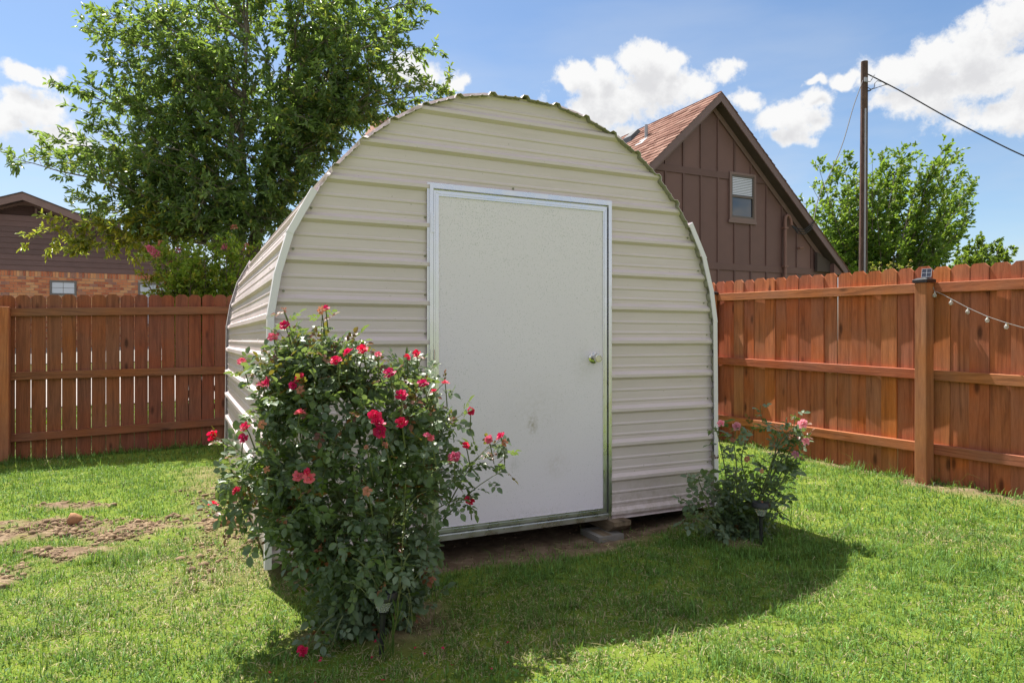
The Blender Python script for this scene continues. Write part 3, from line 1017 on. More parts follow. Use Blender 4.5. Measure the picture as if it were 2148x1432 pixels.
def solar_cap(y, z, panel, label):
    OX = -.0465
    t = thing('solar_post_light', (5.452 + OX, y, z), label, 'post light', 'black caps on the fence posts')
    m = MB()
    m.box(5.395 + OX, 5.509 + OX, y - .062, y + .062, z + .001, z + .022)
    m.obj('skirt', M_black, t)
    m = MB()
    c, h1, h2 = (5.452, y), z + .0222, z + .038
    m.add([(x_ + OX, y_, z_) for x_, y_, z_ in [(5.392, y - .066, h1), (5.512, y - .066, h1), (5.512, y + .066, h1), (5.392, y + .066, h1), (5.42, y - .035, h2), (5.484, y - .035, h2), (5.484, y + .035, h2), (5.42, y + .035, h2)]],
          [(0, 3, 2, 1), (4, 5, 6, 7), (0, 1, 5, 4), (1, 2, 6, 5), (2, 3, 7, 6), (3, 0, 4, 7)])
    m.obj('lid', M_black, t)
    if panel:
        # small panel propped up and tilted towards the yard
        c0 = Vector((5.44 + OX, y - .025, h2 + .001)); ux = Vector((.35, -.94, 0)).normalized(); uz = Vector((.30, .10, .95)).normalized(); nn = ux.cross(uz).normalized()
        def slab(w0, w1, z0, z1, d0, d1):
            mm = MB(); P = lambda a_, b_, d_: tuple(c0 + ux * a_ + uz * b_ + nn * d_)
            mm.add([P(w0, z0, d0), P(w1, z0, d0), P(w1, z1, d0), P(w0, z1, d0), P(w0, z0, d1), P(w1, z0, d1), P(w1, z1, d1), P(w0, z1, d1)],
                   [(0, 3, 2, 1), (4, 5, 6, 7), (0, 1, 5, 4), (1, 2, 6, 5), (2, 3, 7, 6), (3, 0, 4, 7)])
            return mm
        sg = 1 if nn.dot(Vector((-5.4, -3.6, 0))) > 0 else -1
        pn = slab(-.036, .036, .004, .078, -.012 * sg, 0).obj('panel', M_solar, t)
        g = MB()
        for w in (-.0345, 0, .0345):
            g.add(*[(s_.v, s_.f) for s_ in [slab(w - .0010, w + .0010, .005, .077, 0.0004 * sg, .0012 * sg)]][0])
        for zz in (.006, .041, .076):
            g.add(*[(s_.v, s_.f) for s_ in [slab(-.034, .034, zz - .0010, zz + .0010, 0.0014 * sg, .0020 * sg)]][0])
        g.obj('cell_line', M_cellline, pn)
    return t
solar_cap(3.605, 1.728, True, 'black post cap with a small tilted solar panel on the fence post')
solar_cap(6.10, 1.778, False, 'plain black post cap half hidden behind the edge of the shed')

# string of globe bulbs sagging along the fence
sl = thing('string_lights', (5.44, 3.473, 1.625), 'string of small clear globe bulbs sagging below the fence rail', 'string lights')
P0 = [(5.447, 3.56, 1.70), (5.44, 3.543, 1.66), (5.438, 3.473, 1.627), (5.436, 3.41, 1.59), (5.434, 3.28, 1.515), (5.432, 3.14, 1.445), (5.430, 3.01, 1.395), (5.430, 2.889, 1.355), (5.43, 2.6, 1.29), (5.43, 2.2, 1.26), (5.43, 1.7, 1.33), (5.44, 1.25, 1.6)]
MB().tube(P0, .0022, 5).obj('wire', M_wire_pale, sl)
for (y, z) in ((3.535, 1.652), (3.405, 1.585), (3.278, 1.512), (3.135, 1.442), (3.002, 1.391), (2.86, 1.345), (2.72, 1.312)):
    m = MB().lathe([(.0001, -.046), (.008, -.044), (.0145, -.036), (.0155, -.028), (.012, -.018), (.006, -.012), (.005, -.011), (.0001, -.0108)], (5.432, y, z), 'z', 12)
    bo = m.obj('bulb', M_bulb, sl, smooth=50)
    MB().tube([(5.432, y, z - .0105), (5.432, y, z)], .0042, 6).obj('socket', M_cellline, bo)
# ------------------------------------------------------------------ right house: board and batten gable
RA, RZ, RS = 9.80, 6.25, .93            # ridge place, ridge height, roof slope
RF, RW = 10.75, 11.02                   # front edge of the roof, front wall
SCW = RW / 11.25
GZ_ = lambda z: 1.27 + (z - 1.27) * SCW
hr = thing('wood_house', (9.8, RW, .1), 'dark brown board and batten house gable with reddish shingle roof beyond the fence', 'house')
top = lambda x: RZ - .17 - RS * abs(x - RA)
def clip_poly(x0, x1, z0, z1):
    xs = sorted(set([x0, x1] + ([RA] if x0 < RA < x1 else []) + [c for c in (RA - (RZ - .17 - z1) / RS, RA + (RZ - .17 - z1) / RS) if x0 < c < x1]
                    + [c for c in (RA - (RZ - .17 - z0) / RS, RA + (RZ - .17 - z0) / RS) if x0 < c < x1]))
    up = [(x, max(z0, min(z1, top(x)))) for x in xs]
    pts = [(xs[0], z0), (xs[-1], z0)] + up[::-1]
    out = []
    for p in pts:
        if not out or (abs(p[0] - out[-1][0]) + abs(p[1] - out[-1][1])) > 1e-4: out.append(p)
    while len(out) > 1 and abs(out[0][0] - out[-1][0]) + abs(out[0][1] - out[-1][1]) < 1e-4: out.pop()
    area = sum(out[i][0] * out[(i + 1) % len(out)][1] - out[(i + 1) % len(out)][0] * out[i][1] for i in range(len(out))) / 2
    return out if len(out) >= 3 and area > .01 else None
XL, XR = RA - 3.3, RA + 3.3
wall = MB().prism_y([(XL, 0), (XR, 0), (XR, top(XR)), (RA, top(RA)), (XL, top(XL))], RW + .02, RW + 9).obj('wall', M_panel, hr)
BAT = [(8.784 + .457 * k) * SCW for k in range(-6, 11)]
B0_, B1_, B2_, B3_ = GZ_(2.74), GZ_(2.88), GZ_(4.66), GZ_(4.80)
ZB = [(.2, B0_), (B1_, B2_), (B3_, 6.2)]
WIN = (10.50 * SCW, 11.135 * SCW, GZ_(3.86), GZ_(4.77))
for z0, z1 in ZB:
    xs = [XL] + [x for x in BAT if XL + .1 < x < XR - .1] + [XR]
    for x0, x1 in zip(xs[:-1], xs[1:]):
        p = clip_poly(x0 + .003, x1 - .003, z0, z1)
        if p: MB().prism_y(p, RW + random.uniform(0, .003), RW + .02).obj('siding_panel', M_panel, hr)
    for x in xs[1:-1]:
        lo, hi = z0, min(z1, top(x) - .02)
        spans = [(lo, hi)]
        if WIN[0] - .06 < x < WIN[1] + .06 and z0 < WIN[2] < z1:
            spans = [(lo, WIN[2] - .06)]
        for s0, s1 in spans:
            if s1 - s0 > .08: MB().box(x - .019, x + .019, RW - .020, RW - .0005, s0, s1).obj('batten', M_batten, hr)
for z0, z1 in ((B0_, B1_), (B2_, B3_)):
    e = (RZ - .17 - z1) / RS
    x0, x1 = max(XL, RA - e), min(XR, RA + e)
    if z0 > 4:
        MB().box(x0, WIN[0] - .052, RW - .022, RW + .001, z0, z1).obj('band_board', M_batten, hr)
        MB().box(WIN[1] + .052, x1, RW - .022, RW + .001, z0, z1).obj('band_board', M_batten, hr)
    else:
        MB().box(x0, x1, RW - .022, RW + .001, z0, z1).obj('band_board', M_batten, hr)
# rake boards where the wall meets the roof
for s_ in (-1, 1):
    q = [(RA, RZ - .172), (RA, RZ - .172 - .10 / math.cos(math.atan(RS))), (RA + s_ * 3.3, top(RA + 3.3) - .10 / math.cos(math.atan(RS))), (RA + s_ * 3.3, top(RA + 3.3) - .002)]
    if s_ < 0: q = q[::-1]
    MB().prism_y(q[::-1], RW - .035, RW - .024).obj('rake_trim', M_fascia, hr)
# window
wd = MB()
for bx in ((WIN[0] - .05, WIN[0], WIN[2] - .05, WIN[3] + .05), (WIN[1], WIN[1] + .05, WIN[2] - .05, WIN[3] + .05), (WIN[0], WIN[1], WIN[3], WIN[3] + .05), (WIN[0] - .07, WIN[1] + .07, WIN[2] - .11, WIN[2] - .051), (WIN[0], WIN[1], WIN[2] - .05, WIN[2])):
    wd.box(bx[0], bx[1], RW - .045, RW + .001, bx[2], bx[3])
win = wd.obj('window', M_fascia, hr)
zm = (WIN[2] + WIN[3]) / 2
MB().box(WIN[0], WIN[1], RW - .012, RW - .003, zm, WIN[3]).obj('upper_pane', M_glass_dark, win)
MB().box(WIN[0], WIN[1], RW - .006, RW - .003, WIN[2], zm).obj('lower_pane', M_glass_dark, win)
fr = MB()
for zz in (WIN[2] + .02, zm, WIN[3] - .012): fr.box(WIN[0] + .0005, WIN[1] - .0005, RW - .034, RW - .0125, zz - .02, zz + .02)
for xx in (WIN[0] + .016, WIN[1] - .016): fr.box(xx - .015, xx + .015, RW - .033, RW - .0127, WIN[2] + .041, zm - .0205); fr.box(xx - .015, xx + .015, RW - .033, RW - .0127, zm + .0205, WIN[3] - .033)
fr.obj('sash', M_win_frame, win)
for k in range(13):
    z = zm + .04 + k * .034
    sm = MB(); sm.add([(WIN[0] + .035, RW - .020, z), (WIN[1] - .035, RW - .020, z), (WIN[1] - .035, RW - .0135, z + .026), (WIN[0] + .035, RW - .0135, z + .026),
                      (WIN[0] + .035, RW - .0185, z), (WIN[1] - .035, RW - .0185, z), (WIN[1] - .035, RW - .0125, z + .026), (WIN[0] + .035, RW - .0125, z + .026)],
                     [(0, 1, 2, 3), (7, 6, 5, 4), (0, 4, 5, 1), (3, 2, 6, 7), (0, 3, 7, 4), (1, 5, 6, 2)])
    sm.obj('blind_slat', M_blind, win)
# roof
EX = 3.66
def roof_side(s_):
    n = math.hypot(1, RS); t = .15
    q = [(RA, RZ - .012), (RA + s_ * EX, RZ - .012 - RS * EX), (RA + s_ * EX, RZ - .012 - RS * EX - t), (RA, RZ - .012 - t)]
    return q if s_ < 0 else q[::-1]
mb = MB()
for s_ in (-1, 1): mb.prism_y(roof_side(s_)[::-1], RF + .03, 24.0)
roof_r = mb.obj('roof', M_soffit, hr)
for s_ in (-1, 1):
    w = .135 / math.cos(math.atan(RS))
    q = [(RA, RZ), (RA + s_ * (EX + .02), RZ - RS * (EX + .02)), (RA + s_ * (EX + .02), RZ - RS * (EX + .02) - w * .9), (RA, RZ - w)]
    if s_ > 0: q = q[::-1]
    MB().prism_y(q[::-1], RF, RF + .029).obj('barge_board', M_fascia_dark, hr)
MB().prism_y([(RA + 2.9, 2.78), (RA + 3.3, 2.78), (RA + 3.3, top(RA + 3.3)), (RA + 2.9, 3.2)], RF + .16, RW - .04).obj('eave_box', M_soffit, hr)
MB().prism_y([(RA + 3.30, 2.72), (RA + 3.62, 2.72), (RA + 3.30, top(RA + 3.3) - .05)], RF + .05, RF + .16).obj('eave_return', M_panel, hr)
# shingle courses
def shingle_mass(name, mat, parent, P, along, down, ncourse, L, expo, tab, thick=.008, seed=1):
    """P: ridge corner, along: unit vector along ridge, down: unit vector down the slope"""
    r_ = np.random.default_rng(seed)
    P = np.array(P, float); al = np.array(along, float); dn = np.array(down, float); nr = np.cross(al, dn)
    if nr[2] < 0: nr = -nr
    Vs, Fs = [], []; c = 0
    for k in range(ncourse):
        t0 = -r_.uniform(0, tab)
        while t0 < L:
            w = tab * r_.uniform(.55, 1.35)
            a0, a1 = max(0, t0), min(L, t0 + w - .006)
            t0 += w
            if a1 - a0 < .02: continue
            ex = expo + r_.uniform(-.02, .0) * (r_.random() < .4)
            th = thick * r_.choice([1, 1, 1.9])
            d0, d1 = k * expo - .02, k * expo + ex
            base = P
            for d, lift in ((d0, .001), (d1, th + .001)):
                for a_ in (a0, a1):
                    Vs.append(base + al * a_ + dn * d + nr * lift)
            for a_ in (a0, a1): Vs.append(base + al * a_ + dn * d1 + nr * -.002)
            Fs += [(c, c + 1, c + 3, c + 2), (c + 2, c + 3, c + 5, c + 4)]
            c += 6
    o = link(name, np_mesh(name, np.array(Vs), [np.array(Fs)]), mat, parent)
    o['kind'] = 'stuff'
    return o
nn = math.hypot(1, RS)
shingle_mass('shingles', M_shingle, roof_r, (RA, RF - .02, RZ + .006), (0, 1, 0), (-1 / nn, 0, -RS / nn), 36, 13.2, .142, .30, .010, 3)
shingle_mass('shingles', M_shingle, roof_r, (RA, RF - .02, RZ + .006), (0, 1, 0), (1 / nn, 0, -RS / nn), 36, 5, .142, .5, .010, 4)
MB().tube([(9.235, 12.48, 5.68), (9.235, 12.48, 6.0)], .038, 10).obj('vent_pipe', M_conduit, hr)
m = MB(); m.prism_y([(9.02, 5.50), (9.20, 5.67), (9.20, 5.71), (9.02, 5.545)], 12.35, 12.62); m.obj('pipe_flashing', M_conduit, hr)
m = MB(); m.add([(9.35, 13.2, 5.84), (9.35, 13.65, 5.84), (9.62, 13.65, 6.10), (9.62, 13.2, 6.10), (9.38, 13.27, 5.99), (9.38, 13.58, 5.99), (9.58, 13.58, 6.17), (9.58, 13.27, 6.17)],
                [(0, 1, 2, 3), (4, 7, 6, 5), (0, 4, 5, 1), (1, 5, 6, 2), (2, 6, 7, 3), (3, 7, 4, 0)]); m.obj('roof_vent', M_black, hr)
# service mast with gooseneck and drip loops
MX = 11.765
MB().tube([(MX, RW - .075, 1.5), (MX, RW - .075, 3.86), (MX + .012, RW - .08, 3.925), (MX + .05, RW - .085, 3.955), (MX + .095, RW - .09, 3.945), (MX + .13, RW - .095, 3.89), (MX + .15, RW - .10, 3.81), (MX + .155, RW - .10, 3.74)], [.036] * 2 + [.034] * 6, 10).obj('service_mast', M_pipe, hr, smooth=50)
for zz in (3.66, 2.83): MB().box(MX - .055, MX + .055, RW - .118, RW - .0225, zz, zz + .04).obj('mast_strap', M_pipe, hr)
MB().tube([(12.18, RW - .04, 3.27), (12.18, RW - .10, 3.27), (12.26, RW - .11, 3.275)], .022, 6).obj('wall_spigot', M_pipe, hr)
for dz in (0, -.05, .05):
    MB().tube([(MX + .155, RW - .10, 3.75), (12.05, 10.86, 3.62 + dz), (12.18, 10.80, 3.60 + dz), (12.34, 10.72, 3.74 + dz)], .011, 5).obj('drip_loop', M_wire, hr)

# ------------------------------------------------------------------ left house: brick with lap siding gable
LA, LZ, LS, LW, LF = -4.08, 5.42, .377, 24.0, 23.6
base_z = hgt(-3, 23)
hl = thing('brick_house', (-3, LW, base_z), 'low house of orange brick with dark brown lap siding gable across the alley', 'house')
ltop = lambda x: LZ - .16 - LS * abs(x - LA)
LX0, LX1 = -8.4, .06
MB().prism_y([(LX0, base_z - .3), (LX1, base_z - .3), (LX1, ltop(LX1)), (LA, ltop(LA)), (LX0, ltop(LX0))], LW + .03, LW + 11).obj('wall', M_mortar, hl)
k = 0
while True:
    z0 = 3.252 + .157 * k; z1 = z0 + .165
    if z0 > 4.70: break
    h = (LZ - .16 - z0) / LS
    x0, x1 = max(LX0, LA - h), min(LX1 + .03, LA + h)
    mb = MB(); mb.prism_x([(LW - .022, z0), (LW + .029, z0), (LW + .029, z1), (LW - .002, z1)], x0, x1)
    mb.obj('siding_board', M_lap, hl)
    k += 1
# gable vent of fine slats
zv = 3.252 + .157 * k
for sx in (-1, 1):
    for j in range(14):
        z = zv + .02 + j * .040
        h = (LZ - .17 - z) / LS - .25
        if h < .15: break
        x0, x1 = (LA - h, LA + .22) if sx < 0 else (LA + .30, LA + h)
        if x1 - x0 < .1: continue
        MB().add([(x0, LW - .018, z), (x1, LW - .018, z), (x1, LW + .02, z + .035), (x0, LW + .02, z + .035), (x0, LW - .012, z), (x1, LW - .012, z), (x1, LW + .026, z + .035), (x0, LW + .026, z + .035)],
                 [(0, 1, 2, 3), (7, 6, 5, 4), (0, 4, 5, 1), (3, 2, 6, 7), (0, 3, 7, 4), (1, 5, 6, 2)]).obj('louver_slat', M_lap, hl)
MB().box(LA + .235, LA + .285, LW - .024, LW + .02, zv, ltop(LA + .26) - .1).obj('vent_mullion', M_lap, hl)
MB().prism_y([(LA - 2.4, zv - .001), (LA + 2.4, zv - .001), (LA + 2.4, ltop(LA + 2.4)), (LA, ltop(LA) - .001), (LA - 2.4, ltop(LA - 2.4))], LW + .0275, LW + .0295).obj('vent_backing', M_lap, hl)
# roof
mb = MB()
for s_ in (-1, 1):
    q = [(LA, LZ - .01), (LA + s_ * 4.7, LZ - .01 - LS * 4.7), (LA + s_ * 4.7, LZ - LS * 4.7 - .15), (LA, LZ - .15)]
    mb.prism_y(q if s_ > 0 else q[::-1], LF + .03, 36)
roof_l = mb.obj('roof', M_soffit, hl)
for s_ in (-1, 1):
    q = [(LA, LZ), (LA + s_ * 4.72, LZ - LS * 4.72), (LA + s_ * 4.72, LZ - LS * 4.72 - .2), (LA, LZ - .2)]
    MB().prism_y(q if s_ > 0 else q[::-1], LF, LF + .029).obj('barge_board', M_fascia, hl)
    mb = MB()
    q = [(LA, LZ + .03), (LA + s_ * 4.78, LZ + .03 - LS * 4.78), (LA + s_ * 4.78, LZ - LS * 4.78 + .002), (LA, LZ + .002)]
    mb.prism_y(q if s_ > 0 else q[::-1], LF - .03, 36.05).obj('roof_edge', M_shingle_dk, roof_l)
# bricks one by one where they show above the fence
W1 = (-3.44, -2.87, 2.62, 2.95)
W2 = (-1.17, -.10, 1.75, 2.96)
bw = MB().box(LX0, LX1, LW + .002, LW + .0285, base_z - .2, 3.2525).obj('brick_wall', M_mortar, hl)
def brick_mesh(l, h):
    m = MB().box(-l / 2, l / 2, -.010, .012, -h / 2, h / 2).mesh('brick'); m.materials.append(M_brick); return m
bm_s, bm_v = brick_mesh(.187, .068), brick_mesh(.062, .155)
def put_brick(me, x, z, sx=1.):
    o = bpy.data.objects.new('brick', me); COL.objects.link(o); o.parent = bw
    o.scale.x = sx
    o.location = Vector((x, LW + random.uniform(-.003, .002), z)) - world_loc(bw)
def in_win(x0, x1, z0, z1):
    return any(x1 > w[0] - .05 and x0 < w[1] + .05 and z1 > w[2] - .05 and z0 < w[3] + .05 for w in (W1, W2))
nb = 0
x = -4.9
while x < LX1 - .03:
    put_brick(bm_v, x, 3.252 - .083); nb += 1
    x += .0725
mass = MB()
x = -4.9 - .0725
while x > LX0 + .05:
    mass.box(x - .031, x + .031, LW - .010, LW + .0015, 3.0915, 3.2465); x -= .0725
row = 0
while True:
    z = 3.252 - .166 - .045 - row * .079
    if z < base_z: break
    x = -4.95 - 17 * .197 + (row % 2) * .0985
    while x < LX1 - .10:
        x0, x1 = x - .0935, x + .0935
        hit = [w for w in (W1, W2) if x1 > w[0] - .05 and x0 < w[1] + .05 and z + .034 > w[2] - .05 and z - .034 < w[3] + .05]
        if hit:
            w = hit[0]
            for c0, c1 in ((x0, min(x1, w[0] - .052)), (max(x0, w[1] + .052), x1)):
                if c1 - c0 > .025: put_brick(bm_s, (c0 + c1) / 2, z, (c1 - c0) / .187); nb += 1
        elif row < 8 and nb < 296 and x > -4.96:
            put_brick(bm_s, x, z); nb += 1
        else:
            mass.box(x0, x1, LW - .010, LW + .0015, z - .034, z + .034)
        x += .197
    row += 1
mass.obj('bricks', M_brick_mass, bw)['kind'] = 'stuff'
def house_window(w, nx_, nz_, split=None):
    m = MB()
    x0, x1, z0, z1 = w
    for bx in ((x0 - .045, x0, z0 - .045, z1 + .045), (x1, x1 + .045, z0 - .045, z1 + .045), (x0, x1, z1, z1 + .045), (x0, x1, z0 - .045, z0)):
        m.box(bx[0], bx[1], LW - .03, LW + .0015, bx[2], bx[3])
    wi = m.obj('window', M_win_grey, hl)
    for i in range(nx_):
        for j in range(nz_):
            MB().box(x0 + (x1 - x0) * i / nx_ + .006, x0 + (x1 - x0) * (i + 1) / nx_ - .006, LW - .008, LW - .001, z0 + (z1 - z0) * j / nz_ + .006, z0 + (z1 - z0) * (j + 1) / nz_ - .006).obj('pane', M_glass_pale, wi)
    MB().box(x0 + .0005, x1 - .0005, LW - .0009, LW + .0014, z0, z1).obj('muntin', M_win_grey, wi)
house_window(W1, 2, 2); house_window(W2, 3, 4)

# ------------------------------------------------------------------ taller house behind the oak, only its roof shows through the leaves
hb = thing('shingle_roof_house', (6.0, 23.0, 1.0), 'house with pale reddish shingle roof glimpsed through the oak leaves', 'house')
cx0, cx1 = 5.0, 9.6
MB().box(cx0 + .4, cx1 - .4, 21.6, 27, 1.0, 6.598).obj('wall', M_panel, hb)
m = MB()
m.add([(cx0, 21.0, 6.6), (cx1, 21.0, 6.6), (cx1, 27.6, 6.6), (cx0, 27.6, 6.6), (cx0 + 1.2, 24.3, 9.2), (cx1 - .9, 24.3, 9.2)], [(0, 1, 5, 4), (2, 3, 4, 5), (1, 2, 5), (3, 0, 4), (3, 2, 1, 0)])
rb = m.obj('roof', M_shingle, hb)
dn = Vector((0, -3.3, -2.6)).normalized()
shingle_mass('shingles', M_shingle, rb, (cx0 + 1.2, 24.28, 9.205), (1, 0, 0), tuple(dn), 30, cx1 - cx0 - 2.1, .145, .32, .012, 8)

# ------------------------------------------------------------------ utility pole and its cables
up = thing('utility_pole', (16.86, 13.0, .1), 'tall brown wooden utility pole with grey conduit behind the fence', 'utility pole')
m = MB(); NS = 14
for i in range(NS + 1):
    pass
pts = [(16.86 + .06 * t, 13.0 - .025 * t, -.3 + 9.2 * t) for t in np.linspace(0, 1, NS + 1)]
m.tube(pts, list(np.linspace(.122, .088, NS + 1)), 14).obj('pole', M_pole, up, smooth=40)
vx = Vector((-.16, -.12, 0)).normalized()
off = Vector((16.86, 13.0, 0)) * -1
m = MB()
for t0, t1, r_ in ((.02, .93, .026),):
    m.tube([Vector(p) + Vector((-.062, -.098, 0)) * (1 - .25 * i / NS) for i, p in enumerate(pts)][1:13], .024, 8)
m.obj('conduit', M_conduit, up, smooth=40)
m = MB().tube([Vector(p) + Vector((-.105, .01, 0)) * (1 - .25 * i / NS) for i, p in enumerate(pts)][1:13], .016, 6)
m.obj('ground_wire', M_pipe, up)
m = MB().box(16.80, 16.90, 12.86, 12.90, 8.30, 8.42).obj('bracket', M_conduit, up)
for pp in ([(16.95, 12.93, 8.35), (17.02, 12.88, 8.33), (17.06, 12.86, 8.39), (17.10, 12.84, 8.48), (17.14, 12.83, 8.52)],
           [(16.97, 12.94, 8.20), (17.05, 12.88, 8.13), (17.13, 12.84, 8.17), (17.15, 12.83, 8.30), (17.20, 12.80, 8.36), (17.30, 12.72, 8.32), (17.37, 12.62, 8.21)],
           [(16.95, 12.92, 8.08), (17.08, 12.85, 8.13), (17.24, 12.75, 8.19), (17.36, 12.62, 8.23)],
           [(16.93, 12.92, 8.05), (17.03, 12.86, 8.09)]):
    MB().tube(pp, .010, 5).obj('jumper_wire', M_wire, up)
def spline(P, n=10):
    P = [Vector(p) for p in P]; out = []
    for i in range(len(P) - 1):
        p0, p1, p2, p3 = P[max(i - 1, 0)], P[i], P[i + 1], P[min(i + 2, len(P) - 1)]
        for j in range(n):
            t = j / n
            out.append(.5 * ((2 * p1) + (p2 - p0) * t + (2 * p0 - 5 * p1 + 4 * p2 - p3) * t * t + (3 * p1 - p0 - 3 * p2 + p3) * t ** 3))
    out.append(P[-1]); return out
c1 = spline([(16.93, 12.95, 8.57), (17.109, 12.89, 8.50), (17.478, 12.271, 7.93), (17.989, 11.473, 7.137), (18.489, 10.681, 6.398), (18.85, 9.981, 5.799), (19.35, 8.725, 4.845), (19.9, 6.473, 3.6)])
o = MB().tube(c1, .017, 6).obj('power_cable', M_wire)
tag(o, 'thick twisted cable running from the pole out to the right', 'cable', 'overhead cables')
c2 = spline([(16.80, 12.93, 8.35), (16.034, 12.627, 7.416), (15.18, 12.259, 6.271), (14.387, 11.972, 5.373), (13.635, 11.667, 4.663), (12.34, 10.71, 3.79)])
o = MB().tube(c2, .012, 6).obj('service_cable', M_wire)
tag(o, 'thin cable sagging from the pole down to the brown house eave', 'cable', 'overhead cables')
# ------------------------------------------------------------------ foliage helpers
def unit(v):
    return v / np.maximum(np.linalg.norm(v, axis=-1, keepdims=True), 1e-9)

def leaf_mesh(name, P, D, N, L, W, C, fold=.25):
    """one folded pointed blade per leaf"""
    n = len(P)
    D = unit(D); S = unit(np.cross(D, N)); U = np.cross(S, D)
    L = L[:, None]; W = W[:, None]
    v = np.empty((n, 6, 3), np.float32)
    v[:, 0] = P
    v[:, 1] = P + D * L * .38 - S * W * .5 + U * W * fold
    v[:, 2] = P + D * L * .75 - S * W * .36 + U * W * fold * .6 - U * L * .03
    v[:, 3] = P + D * L - U * L * .10
    v[:, 4] = P + D * L * .75 + S * W * .36 + U * W * fold * .6 - U * L * .03
    v[:, 5] = P + D * L * .38 + S * W * .5 + U * W * fold
    i = np.arange(n)[:, None] * 6
    F = np.concatenate([i + np.array([[0, 3, 2, 1]]), i + np.array([[0, 5, 4, 3]])])
    return np_mesh(name, v.reshape(-1, 3), [F], np.repeat(C, 6, axis=0))

def bez(p0, p1, p2, n):
    return [Vector(p0) * (1 - t) ** 2 + Vector(p1) * 2 * t * (1 - t) + Vector(p2) * t * t for t in np.linspace(0, 1, n)]

class Crown:
    def __init__(s, seed):
        s.r = np.random.default_rng(seed); s.wood = MB()
        s.P, s.D, s.N, s.L, s.W, s.C = [], [], [], [], [], []
    def leaves(s, p, d, n, length, ll, lw, pal, yellow=0., droop=.2, spread=.9):
        r = s.r
        t = r.uniform(.08, 1.05, n)[:, None]
        dn = np.array(d); up = np.array([0, 0, 1.])
        pos = np.array(p) + dn * length * t + r.normal(0, .012, (n, 3))
        dirs = unit(dn * .8 + r.normal(0, spread * .62, (n, 3)) - up * droop)
        nor = unit(up * .8 + r.normal(0, .55, (n, 3)))
        k = r.random((n, 1)) ** 1.3
        col = np.array(pal[0]) * (1 - k) + np.array(pal[1]) * k
        yl = (r.random(n) < yellow)
        col[yl] = np.array(pal[2]) * r.uniform(.6, 1.1, (yl.sum(), 1))
        s.P.append(pos); s.D.append(dirs); s.N.append(nor)
        s.L.append(ll * r.uniform(.65, 1.25, n)); s.W.append(lw * r.uniform(.7, 1.25, n)); s.C.append(col)
    def limb(s, pts, r0, r1, f0, spc, slen, tspc, tlen, nleaf, ll, lw, pal, yellow=0., flat=.45, wind=(0, 0, 0), nside=5, out=.75, droop=.2, dens=1.):
        r = s.r
        pts = [Vector(p) for p in pts]
        n = len(pts)
        s.wood.tube(pts, [r0 + (r1 - r0) * i / (n - 1) for i in range(n)], nside)
        cum = [0]
        for a_, b_ in zip(pts[:-1], pts[1:]): cum.append(cum[-1] + (b_ - a_).length)
        tot = cum[-1]
        def at(d):
            for i in range(n - 1):
                if d <= cum[i + 1] or i == n - 2:
                    f = (d - cum[i]) / max(cum[i + 1] - cum[i], 1e-6)
                    return pts[i].lerp(pts[i + 1], f), (pts[i + 1] - pts[i]).normalized()
        d = tot * f0
        w = np.array(wind, float)
        while d < tot:
            p, t = at(d)
            f = d / tot
            rv = Vector(r.normal(0, 1, 3)); rv.z *= flat
            side = (rv - t * rv.dot(t))
            if side.length < 1e-3: d += spc; continue
            side.normalize()
            dr = (t * r.uniform(.35, 1.0) + side * out + Vector(w)).normalized()
            ln = slen * r.uniform(.55, 1.2) * (1.15 - .55 * f)
            q = p + dr * ln * .5 + Vector((0, 0, r.uniform(-.02, .06) * ln)); e = p + dr * ln + Vector(w) * ln * .25
            s.wood.tube([p, q, e], [max(.0035, r0 * .25 * (1 - f * .6)), .004, .0025], 3, False)
            m = max(2, int(ln / tspc))
            for j in range(m):
                g = (j + .6) / m
                pp = p.lerp(e, g)
                rv = Vector(r.normal(0, 1, 3)); rv.z *= .7
                td = (dr * .7 + rv * .55 + Vector(w) * .7).normalized()
                tl = tlen * r.uniform(.5, 1.3)
                if tl > .12: s.wood.tube([pp, pp + td * tl], [.003, .0018], 3, False)
                s.leaves(pp, td, max(2, int(nleaf * dens * r.uniform(.6, 1.3))), tl, ll, lw, pal, yellow, droop)
            d += spc * r.uniform(.6, 1.4)
    def build(s, root, leaf_mat, wood_mat, crown='crown', wood='trunk'):
        P, D, N, C = (np.concatenate(x) for x in (s.P, s.D, s.N, s.C)); L = np.concatenate(s.L); W = np.concatenate(s.W)
        o = link(crown, leaf_mesh(crown, P, D, N, L, W, C), leaf_mat, root)
        t = s.wood.obj(wood, wood_mat, root, smooth=60)
        return o, t, len(P)

def pix(u, v, Y):
    """yard point that lies Y metres along the line of sight through photo column u, row v"""
    a_, b_ = from_view((u - 1074) / 1450 * Y, Y)
    return Vector((a_, b_, 1.27 - (v - 712) / 1450 * Y))

# ------------------------------------------------------------------ oak behind the shed
OY = lambda Y: 10.42 + (Y - 7.72) * (.75 if Y < 7.72 else 1.3)
oak = thing('oak_tree', (.75, 11.2, 0), 'large leafy oak tree with two stems rising behind the arched shed', 'tree', 'trees round the yard')
ck = Crown(5)
PAL_OAK = [(.075, .150, .055), (.22, .335, .115), (.50, .50, .10)]
left_stem = [pix(u, v, Y) for u, v, Y in ((484, 900, 10.5), (484, 640, 10.45), (488, 600, 10.42), (496, 560, 10.42), (499, 525, 10.42), (508, 475, 10.4), (512, 380, 10.4), (507, 290, 10.4), (513, 180, 10.4), (518, 60, 10.4), (520, -60, 10.4))]
right_stem = [pix(u, v, Y) for u, v, Y in ((515, 900, 10.7), (522, 640, 10.7), (531, 530, 10.7), (541, 470, 10.7), (552, 400, 10.7), (572, 300, 10.7), (598, 180, 10.7), (622, 50, 10.7), (640, -60, 10.7))]
